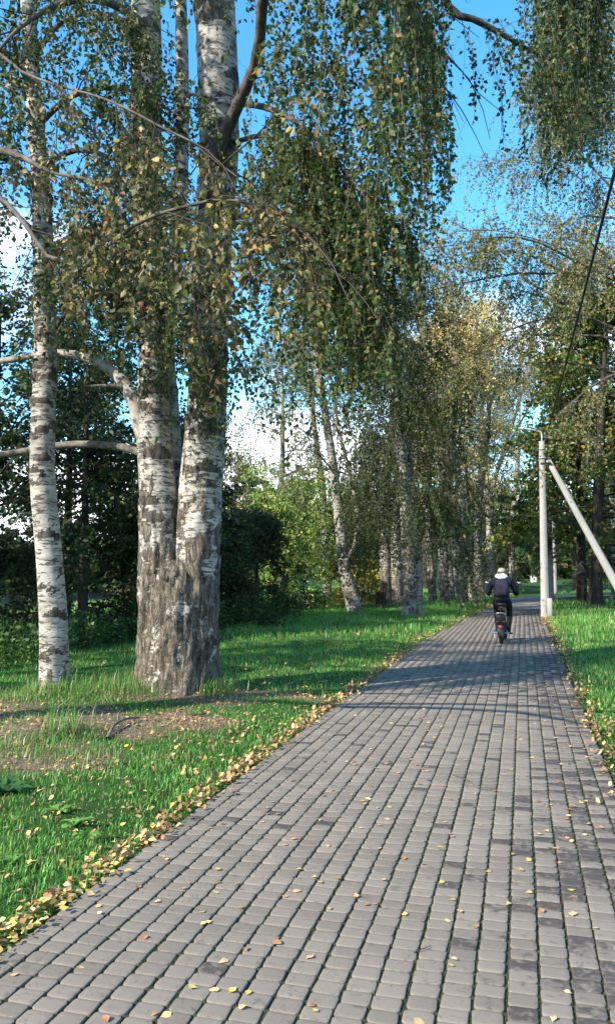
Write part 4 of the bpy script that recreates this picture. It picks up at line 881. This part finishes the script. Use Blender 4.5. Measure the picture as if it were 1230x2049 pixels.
for k, (q, n, s, lab) in enumerate([((148, 1665), 9, .11, 'bright green rosette weed in the lawn below the bare soil'), ((175, 1682), 7, .09, 'small rosette weed beside the bright green one'), ((118, 1640), 7, .10, 'rosette weed nearest the lower bare soil patch'), ((28, 1740), 6, .09, 'rosette weed in the lawn at the left frame edge'), ((8, 1600), 14, .22, 'dark bushy weed at the left frame edge beside the bare soil'), ((390, 1440), 7, .13, 'small weed on the lawn in front of the thick birch')]):
    weed(g(*q), n, s, lab, 700 + k, (0.05, 0.13, 0.035) if k == 4 else (0.12, 0.27, 0.05))
# nettles and saplings along the wood edge
mb = MB(); n = 1500; y = r.uniform(9.5, 32, n); x = np.interp(y, [9.5, 13.5, 18, 24, 32], [-7.6, -7.9, -7.2, -7.4, -8.0]) - np.abs(r.normal(size=n)) * .8 + .1
A = np.stack([x, y, hgt(x, y)], 1); S = strands(A, np.stack([r.normal(size=n) * .25, r.normal(size=n) * .25, np.ones(n)], 1), r.uniform(.25, .8, n), 4, .02, .12, r)
V, Q = ribbons(S, .003); mb.add(V, Q=Q, col=(.05, .09, .025)); add_leaves(mb, leaf_data(S, 10, .095, [(3, (0.045, 0.10, 0.024)), (2, (0.07, 0.135, 0.03))], r, .1), detail=1)
tag(mb.build('undergrowth', M_LEAF), 'low green nettles and saplings along the wood edge', 'undergrowth', kind='stuff')

# twigs and a fallen branch
def stick(name, pts3, rad, label, cat, mt, forks=()):
    t_ = thing(name, np.array(pts3[0]), label, cat)
    for k, (q, rr0) in enumerate([(pts3, rad)] + list(forks)):
        P = spline(np.array(q, float), 12); V, Q = tubes(P[None], np.linspace(rr0, rr0 * .45, 12)[None], 7); m_ = MB(); m_.add(V, Q=Q); m_.build('stem' if k == 0 else 'side_twig', mt, t_, smooth=True)
def gp(q, up): a = g(*q); return (a[0], a[1], float(hgt(a[0], a[1])) * (a[0] < edgeL(a[1])) + up)
stick('fallen_branch', [gp((215, 1492), .015), gp((230, 1470), .05), gp((255, 1458), .06), gp((278, 1450), .03)], .018, 'crooked dead branch lying on the bare soil before the birches', 'branch', M_LICHEN, [([gp((235, 1468), .05), gp((238, 1455), .09), gp((246, 1446), .10)], .008)])
stick('twig', [gp((905, 1552), .006), gp((925, 1560), .012), gp((938, 1567), .014), gp((948, 1572), .008)], .003, 'forked dry twig on the pavers near the yellow leaves', 'twig', M_TWIG, [([gp((925, 1560), .012), gp((932, 1549), .02), gp((944, 1553), .008)], .002), ([gp((936, 1566), .014), gp((930, 1572), .01), gp((935, 1579), .006)], .002)])
stick('twig', [gp((828, 1908), .005), gp((845, 1903), .009), gp((862, 1894), .005)], .0028, 'short straight twig on the pavers in the foreground', 'twig', M_TWIG, [([gp((850, 1901), .008), gp((858, 1902), .008), gp((862, 1904), .004)], .0015)])
stick('twig', [gp((1100, 1490), .005), gp((1120, 1488), .010), gp((1150, 1487), .005)], .003, 'thin dry twig on the darker pavers at right', 'twig', M_TWIG)

# broken stump by the dark leaning birch
b0 = g(762, 1216); st = thing('broken_stump', (b0[0], b0[1], float(hgt(b0[0], b0[1])) - .03), 'short broken reddish stump left of the dark leaning birch', 'stump')
mb = MB(); P = np.stack([np.full(16, b0[0]), np.full(16, b0[1]), np.linspace(-.03, .62, 16)], 1); stem_mesh(mb, P, np.interp(P[:, 2], [0, .15, .62], [.26, .2, .19]), 18, 77, lambda z: np.ones_like(z), (), 1.0, .4); mb.build('bark', M_BARK, st, smooth=True)
mb = MB(); a = np.arange(18) * 2 * math.pi / 18; hh = .62 + .16 * r.random(18) + .12 * np.cos(a); V = np.vstack([np.stack([b0[0] + .175 * np.cos(a), b0[1] + .175 * np.sin(a), hh], 1), np.stack([b0[0] + .175 * np.cos(a), b0[1] + .175 * np.sin(a), np.full(18, .55)], 1), [(b0[0], b0[1], .58)]])
mb.add(V, Q=[(i, 18 + i, 18 + (i + 1) % 18, (i + 1) % 18) for i in range(18)], T=[(36, i, (i + 1) % 18) for i in range(18)]); mb.build('broken_top', plain('raw_wood', (.06, .025, .014), (.16, .07, .04), 20, .9, .5, .02, (1, 1, .2)), st)

# ------------------------------------------------------------------ lamp post, struts, cables
def box(mb, c, s, col=(1, 1, 1), bev=0.0, taper=1.0, rot=None):
    c = np.array(c, float); h = np.array(s, float) / 2; b_ = min(bev, h.min() * .9)
    V = []
    for zl, k, ins in ((-1, 1, b_), (-1, 1, 0), (1, taper, 0), (1, taper, b_)):
        zz = zl * (h[2] - (0 if ins else b_)); hx, hy = h[0] * k - ins, h[1] * k - ins; q = b_ * .6
        for x_, y_ in ((hx - q, hy), (-hx + q, hy), (-hx, hy - q), (-hx, -hy + q), (-hx + q, -hy), (hx - q, -hy), (hx, -hy + q), (hx, hy - q)): V.append((x_, y_, zz))
    V = np.array(V)
    if rot is not None: V = V @ np.array(rot.to_matrix() if hasattr(rot, 'to_matrix') else rot).T
    j = np.arange(8); j2 = (j + 1) % 8; Q = np.concatenate([np.stack([k * 8 + j, k * 8 + j2, k * 8 + 8 + j2, k * 8 + 8 + j], 1) for k in range(3)] + [[[7, 2, 1, 0], [6, 3, 2, 7], [5, 4, 3, 6], [24, 25, 26, 31], [31, 26, 27, 30], [30, 27, 28, 29]]])
    mb.add(V + c, Q=Q, col=col)
m, t, b = mat('pole_concrete'); v = coords(t, (1, 1, .35)); v2 = coords(t, (1, 1, 1))
base = ramp(t, noise(t, v2, 40, 4), [(.3, (.22, .22, .215)), (.7, (.34, .34, .33))])
base = mixc(t, ramp(t, noise(t, v, 2.5, 5, .6), [(.42, (0, 0, 0)), (.75, (.55, .55, .55))]), base, (.19, .165, .125))
t.links.new(base, b.inputs['Base Color']); b.inputs['Roughness'].default_value = .9; bump(t, b, noise(t, v2, 60, 4), .5, .006); M_CONC = m
M_STEEL = plain('galvanised_steel', (.35, .36, .37), (.5, .51, .52), 20, .45, .1, .002, metal=.8)
M_LAMP = plain('white_lamp_shell', (.62, .64, .66), (.72, .73, .74), 8, .4, 0)
M_BLACK = plain('black_plastic', (.008, .008, .009), (.02, .02, .021), 12, .5, .1, .002)
M_RUBBER = plain('tyre_rubber', (.008, .008, .008), (.022, .021, .02), 40, .85, .4, .003)
def post(base, H, label, rz=0.0, strut=False, stub=False, lamp=True):
    base = np.array([base[0], base[1], float(hgt(base[0], base[1]))]); t_ = thing('lamp_post', base, label, 'lamp post', 'concrete lamp posts right of the path'); bx, by, bz = base
    mb = MB(); K = 24; prof = [(-1, -.8), (1, -.8), (1, .5), (.62, 1), (-.62, 1), (-1, .5)]; V = []
    for k in range(K):
        u = k / (K - 1); hw = .135 * (1 - u) + .085 * u; off = .03 * u - .02
        for a_, b_ in prof: V.append((bx + a_ * hw + off - .02 * u, by + b_ * hw, bz - .15 + (H + .15) * u))
    n = 6; j = np.arange(n); j2 = (j + 1) % n; mb.add(V, Q=np.concatenate([np.stack([k * n + j, k * n + j2, (k + 1) * n + j2, (k + 1) * n + j], 1) for k in range(K - 1)] + [[[(K - 1) * n + 0, (K - 1) * n + 1, (K - 1) * n + 2, (K - 1) * n + 5], [(K - 1) * n + 5, (K - 1) * n + 2, (K - 1) * n + 3, (K - 1) * n + 4]]])); mb.build('post', M_CONC, t_)
    if stub: mb = MB(); box(mb, (bx + .12, by - .22, bz + .25), (.15, .15, .75), bev=.01); mb.build('concrete_stub', M_CONC, t_)
    if lamp:
        
        for dz_, w_ in ((.25, .20), (.55, .22)): mb = MB(); box(mb, (bx, by, H + bz - dz_), (w_, w_, .055), bev=.01); mb.build('clamp', M_STEEL, t_)
        mb = MB(); V, Q = tubes(np.array([[(bx, by, H + bz - .6), (bx, by, H + bz + .2), (bx - .02, by, H + bz + .32), (bx - .12, by, H + bz + .37), (bx - .34, by, H + bz + .42)]]), np.full((1, 5), .028), 8); mb.add(V, Q=Q); mb.build('bracket_arm', M_STEEL, t_, smooth=True)
        mb = MB(); from mathutils import Euler
        box(mb, (bx - .52, by, H + bz + .455), (.44, .17, .07), bev=.025, taper=.8, rot=Euler((0, .17, 0))); la = mb.build('lamp_head', M_LAMP, t_)
        mb = MB(); box(mb, (bx - .53, by, H + bz + .416), (.30, .12, .012), bev=.004, rot=Euler((0, .17, 0))); mb.build('lens', M_STEEL, la)
        mb = MB(); box(mb, (bx + .13, by - .05, H + bz + .1), (.10, .12, .2), bev=.015); mb.build('junction_box', M_BLACK, t_)
    if strut:
        p0 = np.array([bx + .17, by + .05, bz + 5.15]); p1 = np.array([bx + 2.75, by + .15, bz - .1]); P = np.linspace(p0, p1, 14); mb = MB(); d = norm(p1 - p0); s1 = norm(np.cross(d, [0, 1, 0])); s2 = np.cross(d, s1); V = []
        for k in range(14):
            hw = .085 + .055 * k / 13
            for a_, b_ in prof: V.append(P[k] + s1 * a_ * hw + s2 * b_ * hw)
        mb.add(V, Q=np.concatenate([np.stack([k * n + j, k * n + j2, (k + 1) * n + j2, (k + 1) * n + j], 1) for k in range(13)] + [[[0, 5, 2, 1], [5, 4, 3, 2]]])); so = mb.build('strut', M_CONC, t_)
        mb = MB(); box(mb, (bx + .1, by, bz + 5.02), (.34, .24, .05), bev=.01); mb.build('strap', M_BLACK, so)
    return base
pb = post(g(1091, 1234), 5.75, 'concrete lamp post with slanting strut right of the rider', strut=True, stub=True)
post(g(1103, 1200), 6.0, 'second pale lamp post just behind the nearest one')
post(g(1110, 1187), 6.0, 'third and farthest lamp post, thin and pale')
post((1.45, -9.0), 7.1, 'lamp post behind the viewer that carries the near end of the cable')
def cable(name, p0, p1, sag, rad, label):
    u = np.linspace(0, 1, 30)[:, None]; P = np.array(p0) * (1 - u) + np.array(p1) * u; P[:, 2] -= sag * 4 * (u * (1 - u))[:, 0]
    mb = MB(); V, Q = tubes(P[None], np.full((1, 30), rad), 6); mb.add(V, Q=Q); tag(mb.build(name, M_BLACK, smooth=True), label, 'cable')
cable('cable', (pb[0] + .12, pb[1], pb[2] + 5.85), (1.45, -9, 7.2), .3, .022, 'thick black cable rising from the lamp post to the upper right')
cable('cable', (pb[0] + .12, pb[1], pb[2] + 5.75), (26, 30, 6.4), .5, .010, 'thin cable running right from the lamp post through the maples')
cable('cable', (pb[0] + .02, pb[1], pb[2] + 5.8), (*g(1103, 1200)[:2], 6.1), .3, .010, 'thin cable between the first and the second lamp post')
b0 = g(1067, 1166); t_ = thing('white_bin', (b0[0], b0[1], float(hgt(b0[0], b0[1]))), 'small white box standing on the far lawn past the bend', 'box')
mb = MB(); box(mb, (b0[0], b0[1], t_.location.z + .32), (.62, .5, .6), bev=.03); mb.build('case', M_LAMP, t_)
mb = MB(); box(mb, (b0[0], b0[1], t_.location.z + .65), (.68, .56, .06), bev=.02); mb.build('lid', M_LAMP, t_)

# ------------------------------------------------------------------ rider on a small electric bike
def solid(name, col, rough=.6, metal=0.0, spec=.4):
    m, t, b = mat(name); n = noise(t, coords(t, (1, 1, 1)), 30, 3)
    t.links.new(mixc(t, n, tuple(c * .75 for c in col), tuple(min(1, c * 1.2) for c in col)), b.inputs['Base Color'])
    b.inputs['Roughness'].default_value = rough; b.inputs['Metallic'].default_value = metal; b.inputs['Specular IOR Level'].default_value = spec; return m
M_CHROME = solid('brushed_metal', (.55, .55, .56), .35, .9); M_RED = solid('red_lens', (.55, .015, .02), .2); M_ORANGE = solid('orange_reflector', (.5, .12, .04), .3)
M_NAVYP = solid('dark_pack_cloth', (.014, .014, .026), .8, 0, .2); M_CAP = solid('grey_beige_cap', (.25, .235, .19), .9, 0, .1); M_HOOD = solid('pale_grey_hood', (.50, .52, .62), .9, 0, .1)
M_SADDLE = solid('black_saddle', (.02, .02, .022), .45); M_GLASS = solid('mirror_glass', (.35, .4, .45), .15, 1.0); M_SPRING = solid('rusty_spring', (.20, .06, .04), .5, .5)
m, t, b = mat('rider_clothes'); t.links.new(attr(t), b.inputs['Base Color']); b.inputs['Roughness'].default_value = .85; b.inputs['Specular IOR Level'].default_value = .2
bump(t, b, noise(t, coords(t, (1, 1, 1)), 14, 4, .6), .5, .02); M_CLOTH = m
RID = g(1001, 1290); RZ = -R(3.0)
def blob(mb, c, s, n=16, k=10, e=2.0, col=(1, 1, 1), fn=None, rot=None):
    """superellipsoid"""
    V = []
    for i in range(k + 1):
        p = -math.pi / 2 + math.pi * i / k
        for j in range(n):
            a = 2 * math.pi * j / n; f = lambda v: math.copysign(abs(v) ** (2 / e), v)
            q = np.array([f(math.cos(p)) * f(math.cos(a)) * s[0], f(math.cos(p)) * f(math.sin(a)) * s[1], f(math.sin(p)) * s[2]])
            V.append(fn(q) if fn else q)
    V = np.array(V)
    if rot is not None: V = V @ np.array(rot.to_matrix()).T
    mb.add(V + np.array(c), Q=[(i * n + j, i * n + (j + 1) % n, (i + 1) * n + (j + 1) % n, (i + 1) * n + j) for i in range(k) for j in range(n)], col=col)
def pipe(mb, pts, rad, m=8, n=None, col=(1, 1, 1)):
    P = spline(np.array(pts, float), n) if n else np.array(pts, float); rr = np.interp(np.linspace(0, 1, len(P)), np.linspace(0, 1, len(np.atleast_1d(rad))), np.atleast_1d(rad)) if np.ndim(rad) else np.full(len(P), rad)
    V, Q = tubes(P[None], rr[None], m); mb.add(V, Q=Q, col=col)
    for e, f in ((0, 1), (len(P) - 1, -1)):
        b_ = mb.n; mb.add(np.vstack([V[e * m:(e + 1) * m], P[e]]), T=[(m, (i + 1) % m, i) if f > 0 else (m, i, (i + 1) % m) for i in range(m)], col=col)
def torus(mb, c, R_, r_, n=36, m=10, flat=1.0):
    a = np.arange(n) * 2 * math.pi / n; b_ = np.arange(m) * 2 * math.pi / m; V = np.stack([np.stack([np.broadcast_to(r_ * flat * np.sin(b_)[None], (n, m)), np.cos(a)[:, None] * (R_ + r_ * np.cos(b_)[None]), np.sin(a)[:, None] * (R_ + r_ * np.cos(b_)[None])], -1)], 0).reshape(-1, 3)
    mb.add(V + np.array(c), Q=[(i * m + j, ((i + 1) % n) * m + j, ((i + 1) % n) * m + (j + 1) % m, i * m + (j + 1) % m) for i in range(n) for j in range(m)])
def local(mb, name, mt, parent, smooth=True):
    return link(name, mb.mesh(name, mt, smooth), parent)
bike = thing('electric_bike', (RID[0], RID[1], .002), 'small black electric bike with red tail light under the rider', 'bike', rz=RZ)
for y_ in (.2, 1.12):
    w = MB(); torus(w, (0, y_, .215), .165, .05, flat=.9); wo_ = local(w, 'wheel', M_RUBBER, bike)
    w = MB(); torus(w, (0, y_, .215), .112, .016, flat=1.6); pipe(w, [(-.05, y_, .215), (.05, y_, .215)], .03, 10)
    for k in range(6):
        a = k * math.pi / 3; pipe(w, [(0, y_, .215), (0, y_ + .11 * math.cos(a), .215 + .11 * math.sin(a))], .010, 6)
    local(w, 'rim', M_CHROME, wo_)
w = MB(); a = np.linspace(-.15, 2.2, 14)
P = np.stack([np.zeros(14), .2 - .245 * np.cos(a), .215 + .245 * np.sin(a)], 1); V = np.concatenate([np.stack([np.full(14, s * .062), P[:, 1], P[:, 2] - (.018 if abs(s) == 1 else 0)], 1) for s in (-1, -.5, .5, 1)]); w.add(V, Q=[(q * 14 + i, q * 14 + i + 1, (q + 1) * 14 + i + 1, (q + 1) * 14 + i) for q in range(3) for i in range(13)]); local(w, 'rear_mudguard', M_BLACK, bike)
w = MB(); pipe(w, [(0, .2, .215), (0, .32, .34), (0, .42, .42), (0, .75, .36), (0, .95, .62), (0, .92, .98)], .028, 8, 24); pipe(w, [(0, .42, .40), (0, .37, .74)], .022, 8); pipe(w, [(-.06, .2, .215), (-.06, .3, .42), (0, .42, .44)], .012, 6, 10); pipe(w, [(.06, .2, .215), (.06, .3, .42), (0, .42, .44)], .012, 6, 10); local(w, 'frame', M_BLACK, bike)
w = MB(); 
for s in (-1, 1): pipe(w, [(s * .062, 1.12, .215), (s * .062, 1.02, .55), (s * .03, .96, .7)], .016, 6, 10)
pipe(w, [(0, .96, .66), (0, .93, 1.05)], .02, 8); local(w, 'fork', M_CHROME, bike)
w = MB(); blob(w, (0, .21, .50), (.098, .11, .125), 20, 12, 5); bx_ = local(w, 'luggage_box', M_BLACK, bike)
w = MB(); pipe(w, [(-.09, .12, .57), (-.085, .10, .63), (0, .09, .645), (.085, .10, .63), (.09, .12, .57)], .010, 6, 16); local(w, 'carry_handle', M_CHROME, bx_)
w = MB(); blob(w, (0, .06, .30), (.075, .05, .11), 18, 10, 4); tp_ = local(w, 'tail_panel', M_BLACK, bike)
w = MB(); blob(w, (0, .012, .355), (.036, .014, .036), 18, 8, 2); local(w, 'tail_light', M_RED, bike)
for s in (-1, 1): w = MB(); blob(w, (s * .065, .09, .465), (.028, .012, .012), 10, 6, 3); local(w, 'orange_reflector', M_ORANGE, bike)
w = MB(); blob(w, (0, .018, .285), (.012, .006, .022), 10, 6, 3); local(w, 'white_reflector', M_LAMP, bike)
for s in (-1, 1):
    w = MB(); pipe(w, [(s * .05, .2, .225), (s * .17, .2, .225)], .013, 8); pipe(w, [(s * .15, .2, .225), (s * .13, .17, .13)], .008, 6); local(w, 'foot_peg', M_CHROME, bike)
    w = MB(); blob(w, (s * .13, .66, .185), (.075, .15, .014), 14, 6, 4); local(w, 'foot_board', M_BLACK, bike)
    w = MB(); pipe(w, [(s * .26, .9, 1.06), (s * .31, .88, 1.17), (s * .33, .86, 1.23)], .007, 6, 8); ms = local(w, 'mirror_stem', M_BLACK, bike)
    w = MB(); blob(w, (s * .335, .85, 1.255), (.052, .016, .036), 14, 8, 3); mi = local(w, 'mirror', M_BLACK, bike)
    w = MB(); blob(w, (s * .335, .838, 1.255), (.044, .006, .029), 14, 8, 3); local(w, 'mirror_glass', M_GLASS, mi)
w = MB(); pipe(w, [(-.34, .88, 1.04), (-.2, .93, 1.05), (0, .94, 1.05), (.2, .93, 1.05), (.34, .88, 1.04)], .014, 8, 20); hb = local(w, 'handlebar', M_BLACK, bike)
w = MB(); blob(w, (0, .36, .80), (.105, .15, .035), 20, 10, 2.6, fn=lambda q: np.array([q[0] * (1 - 1.6 * max(0, q[1])), q[1], q[2] + .02 * (q[1] < -.05)])); sd = local(w, 'saddle', M_SADDLE, bike)
for s in (-1, 1):
    u = np.linspace(0, 1, 40); w = MB(); pipe(w, np.stack([s * .05 + .018 * np.cos(u * 30), .29 + .018 * np.sin(u * 30), .69 + .09 * u], 1), .004, 5); local(w, 'spring', M_SPRING, sd)

# the rider: one skinned body, clothing colours by place on the body
J = {'pelvis': ((0, .40, .90), (.155, .125)), 'waist': ((0, .42, 1.03), (.15, .115)), 'chest': ((0, .49, 1.22), (.165, .12)), 'neck0': ((0, .56, 1.35), (.09, .08)), 'neck': ((0, .60, 1.405), (.055, .06)), 'head0': ((0, .625, 1.45), (.07, .085)), 'head': ((0, .64, 1.50), (.078, .095)), 'crown': ((0, .635, 1.545), (.06, .075))}
E_ = [('pelvis', 'waist'), ('waist', 'chest'), ('chest', 'neck0'), ('neck0', 'neck'), ('neck', 'head0'), ('head0', 'head'), ('head', 'crown')]
for s, c in ((-1, 'l'), (1, 'r')):
    J.update({c + 'sh': ((s * .18, .52, 1.30), (.082, .08)), c + 'um': ((s * .255, .56, 1.17), (.07, .07)), c + 'el': ((s * .30, .62, 1.03), (.062, .062)), c + 'fa': ((s * .285, .75, 1.03), (.05, .05)), c + 'wr': ((s * .27, .865, 1.05), (.034, .034)), c + 'pm': ((s * .268, .905, 1.068), (.034, .026)),
              c + 'hip': ((s * .10, .42, .875), (.10, .10)), c + 'th': ((s * .125, .60, .80), (.088, .088)), c + 'kn': ((s * .135, .80, .70), (.07, .07)), c + 'sn': ((s * .125, .76, .47), (.06, .062)), c + 'an': ((s * .115, .68, .27), (.047, .05)), c + 'ft': ((s * .115, .72, .23), (.045, .036)), c + 'to': ((s * .12, .84, .225), (.042, .028))})
    E_ += [('chest', c + 'sh'), (c + 'sh', c + 'um'), (c + 'um', c + 'el'), (c + 'el', c + 'fa'), (c + 'fa', c + 'wr'), (c + 'wr', c + 'pm'), ('pelvis', c + 'hip'), (c + 'hip', c + 'th'), (c + 'th', c + 'kn'), (c + 'kn', c + 'sn'), (c + 'sn', c + 'an'), (c + 'an', c + 'ft'), (c + 'ft', c + 'to')]
    for f in range(4):      # fingers closing over the grip
        o = s * (.238 + .022 * f); J.update({f'{c}k{f}': ((o, .915, 1.082), (.010, .010)), f'{c}m{f}': ((o, .948 - .004 * abs(f - 1.5), 1.075), (.0095, .0095)), f'{c}t{f}': ((o, .945, 1.045), (.009, .009)), f'{c}e{f}': ((o, .925, 1.032), (.008, .008))}); E_ += [(c + 'pm', f'{c}k{f}'), (f'{c}k{f}', f'{c}m{f}'), (f'{c}m{f}', f'{c}t{f}'), (f'{c}t{f}', f'{c}e{f}')]
    J.update({c + 'h1': ((s * .235, .895, 1.055), (.012, .012)), c + 'h2': ((s * .222, .91, 1.035), (.011, .011)), c + 'h3': ((s * .228, .93, 1.028), (.009, .009))}); E_ += [(c + 'pm', c + 'h1'), (c + 'h1', c + 'h2'), (c + 'h2', c + 'h3')]
keys = list(J); me = bpy.data.meshes.new('skeleton'); me.from_pydata([J[k][0] for k in keys], [(keys.index(a_), keys.index(b_)) for a_, b_ in E_], [])
tmp = bpy.data.objects.new('skeleton', me); COL.objects.link(tmp); sk = tmp.modifiers.new('s', 'SKIN'); sk.use_smooth_shade = True; tmp.modifiers.new('d', 'SUBSURF').levels = 2
for i, k in enumerate(keys): me.skin_vertices[0].data[i].radius = J[k][1]; me.skin_vertices[0].data[i].use_root = (k == 'pelvis')
dg = bpy.context.evaluated_depsgraph_get(); body = bpy.data.meshes.new_from_object(tmp.evaluated_get(dg)); body.name = 'person'; bpy.data.objects.remove(tmp)
V = np.empty(len(body.vertices) * 3, np.float32); body.vertices.foreach_get('co', V); V = V.reshape(-1, 3)
face = (V[:, 2] > 1.42) & (V[:, 1] > .68); V[:, 1] += face * .022 * np.exp(-(V[:, 0] / .012) ** 2 - ((V[:, 2] - 1.485) / .016) ** 2)      # nose
V[:, 1] -= face * .010 * (np.exp(-((np.abs(V[:, 0]) - .03) / .013) ** 2 - ((V[:, 2] - 1.503) / .010) ** 2)); body.vertices.foreach_set('co', V.ravel())
c = np.tile(np.array([.006, .009, .020]), (len(V), 1)); c[(V[:, 2] < .90)] = (.008, .008, .010); c[V[:, 2] < .30] = (.012, .012, .012)
hand = (np.abs(V[:, 0]) > .19) & (V[:, 1] > .875) & (V[:, 2] > .95); skin = hand | (V[:, 2] > 1.415); c[skin] = (.48, .30, .22)
c[(V[:, 2] > 1.455) & (V[:, 1] < .655)] = (.05, .035, .025)                                                                            # hair
c[face & (np.abs(np.abs(V[:, 0]) - .03) < .009) & (np.abs(V[:, 2] - 1.503) < .006)] = (.03, .02, .02); c[face & (np.abs(V[:, 0]) < .02) & (np.abs(V[:, 2] - 1.452) < .005)] = (.35, .12, .10)
at_ = body.attributes.new('col', 'FLOAT_COLOR', 'POINT'); c4 = np.ones((len(V), 4), np.float32); c4[:, :3] = c; at_.data.foreach_set('color', c4.ravel()); body.materials.clear(); body.materials.append(M_CLOTH); body.polygons.foreach_set('use_smooth', np.ones(len(body.polygons), bool))
rider = link('person', body); rider.location = (RID[0], RID[1], .002); rider.rotation_euler = (0, 0, RZ)
tag(rider, 'person in dark navy jacket and cap riding away down the path', 'person')
w = MB(); blob(w, (0, .632, 1.505), (.092, .108, .082), 22, 12, 2.1, fn=lambda q: q * np.array([1, 1, 1.0 if q[2] > 0 else .35]))
for s in (-1, 1): blob(w, (s * .088, .63, 1.47), (.012, .022, .03), 8, 6, 2, col=(1, 1, 1))
local(w, 'cap', M_CAP, rider)
from mathutils import Euler
w = MB(); blob(w, (0, .535, 1.395), (.135, .095, .058), 24, 12, 2.2, fn=lambda q: np.array([q[0] * (1 - .9 * max(0, q[2])), q[1], q[2] + .012 * math.sin(q[0] * 40)]), rot=Euler((.5, 0, 0))); local(w, 'hood', M_HOOD, rider)
w = MB(); blob(w, (0, .41, .93), (.175, .135, .075), 24, 10, 2.4, fn=lambda q: np.array([q[0] * (1 + .25 * max(0, -q[2] / .075) * .4), q[1], q[2]])); local(w, 'jacket_hem', M_NAVYP, rider)
pack = thing('backpack', (RID[0], RID[1], .002), 'dark flat backpack worn on the back of the rider', 'backpack', rz=RZ)
w = MB(); blob(w, (0, .355, 1.15), (.155, .075, .205), 26, 16, 3.2, rot=Euler((-.32, 0, 0))); pk = local(w, 'pack_body', M_NAVYP, pack)
w = MB(); blob(w, (0, .278, 1.08), (.115, .035, .10), 20, 12, 3.5, rot=Euler((-.32, 0, 0))); local(w, 'front_pocket', M_NAVYP, pack)
w = MB(); pipe(w, [(-.025, .44, 1.335), (-.02, .43, 1.37), (0, .425, 1.38), (.02, .43, 1.37), (.025, .44, 1.335)], .006, 6, 14); local(w, 'grab_loop', M_LAMP, pack)
for s in (-1, 1): w = MB(); pipe(w, [(s * .09, .43, 1.33), (s * .11, .52, 1.385), (s * .12, .62, 1.33), (s * .12, .63, 1.2), (s * .15, .5, 1.05), (s * .14, .38, .98)], .014, 6, 20); local(w, 'shoulder_strap', M_NAVYP, pack)
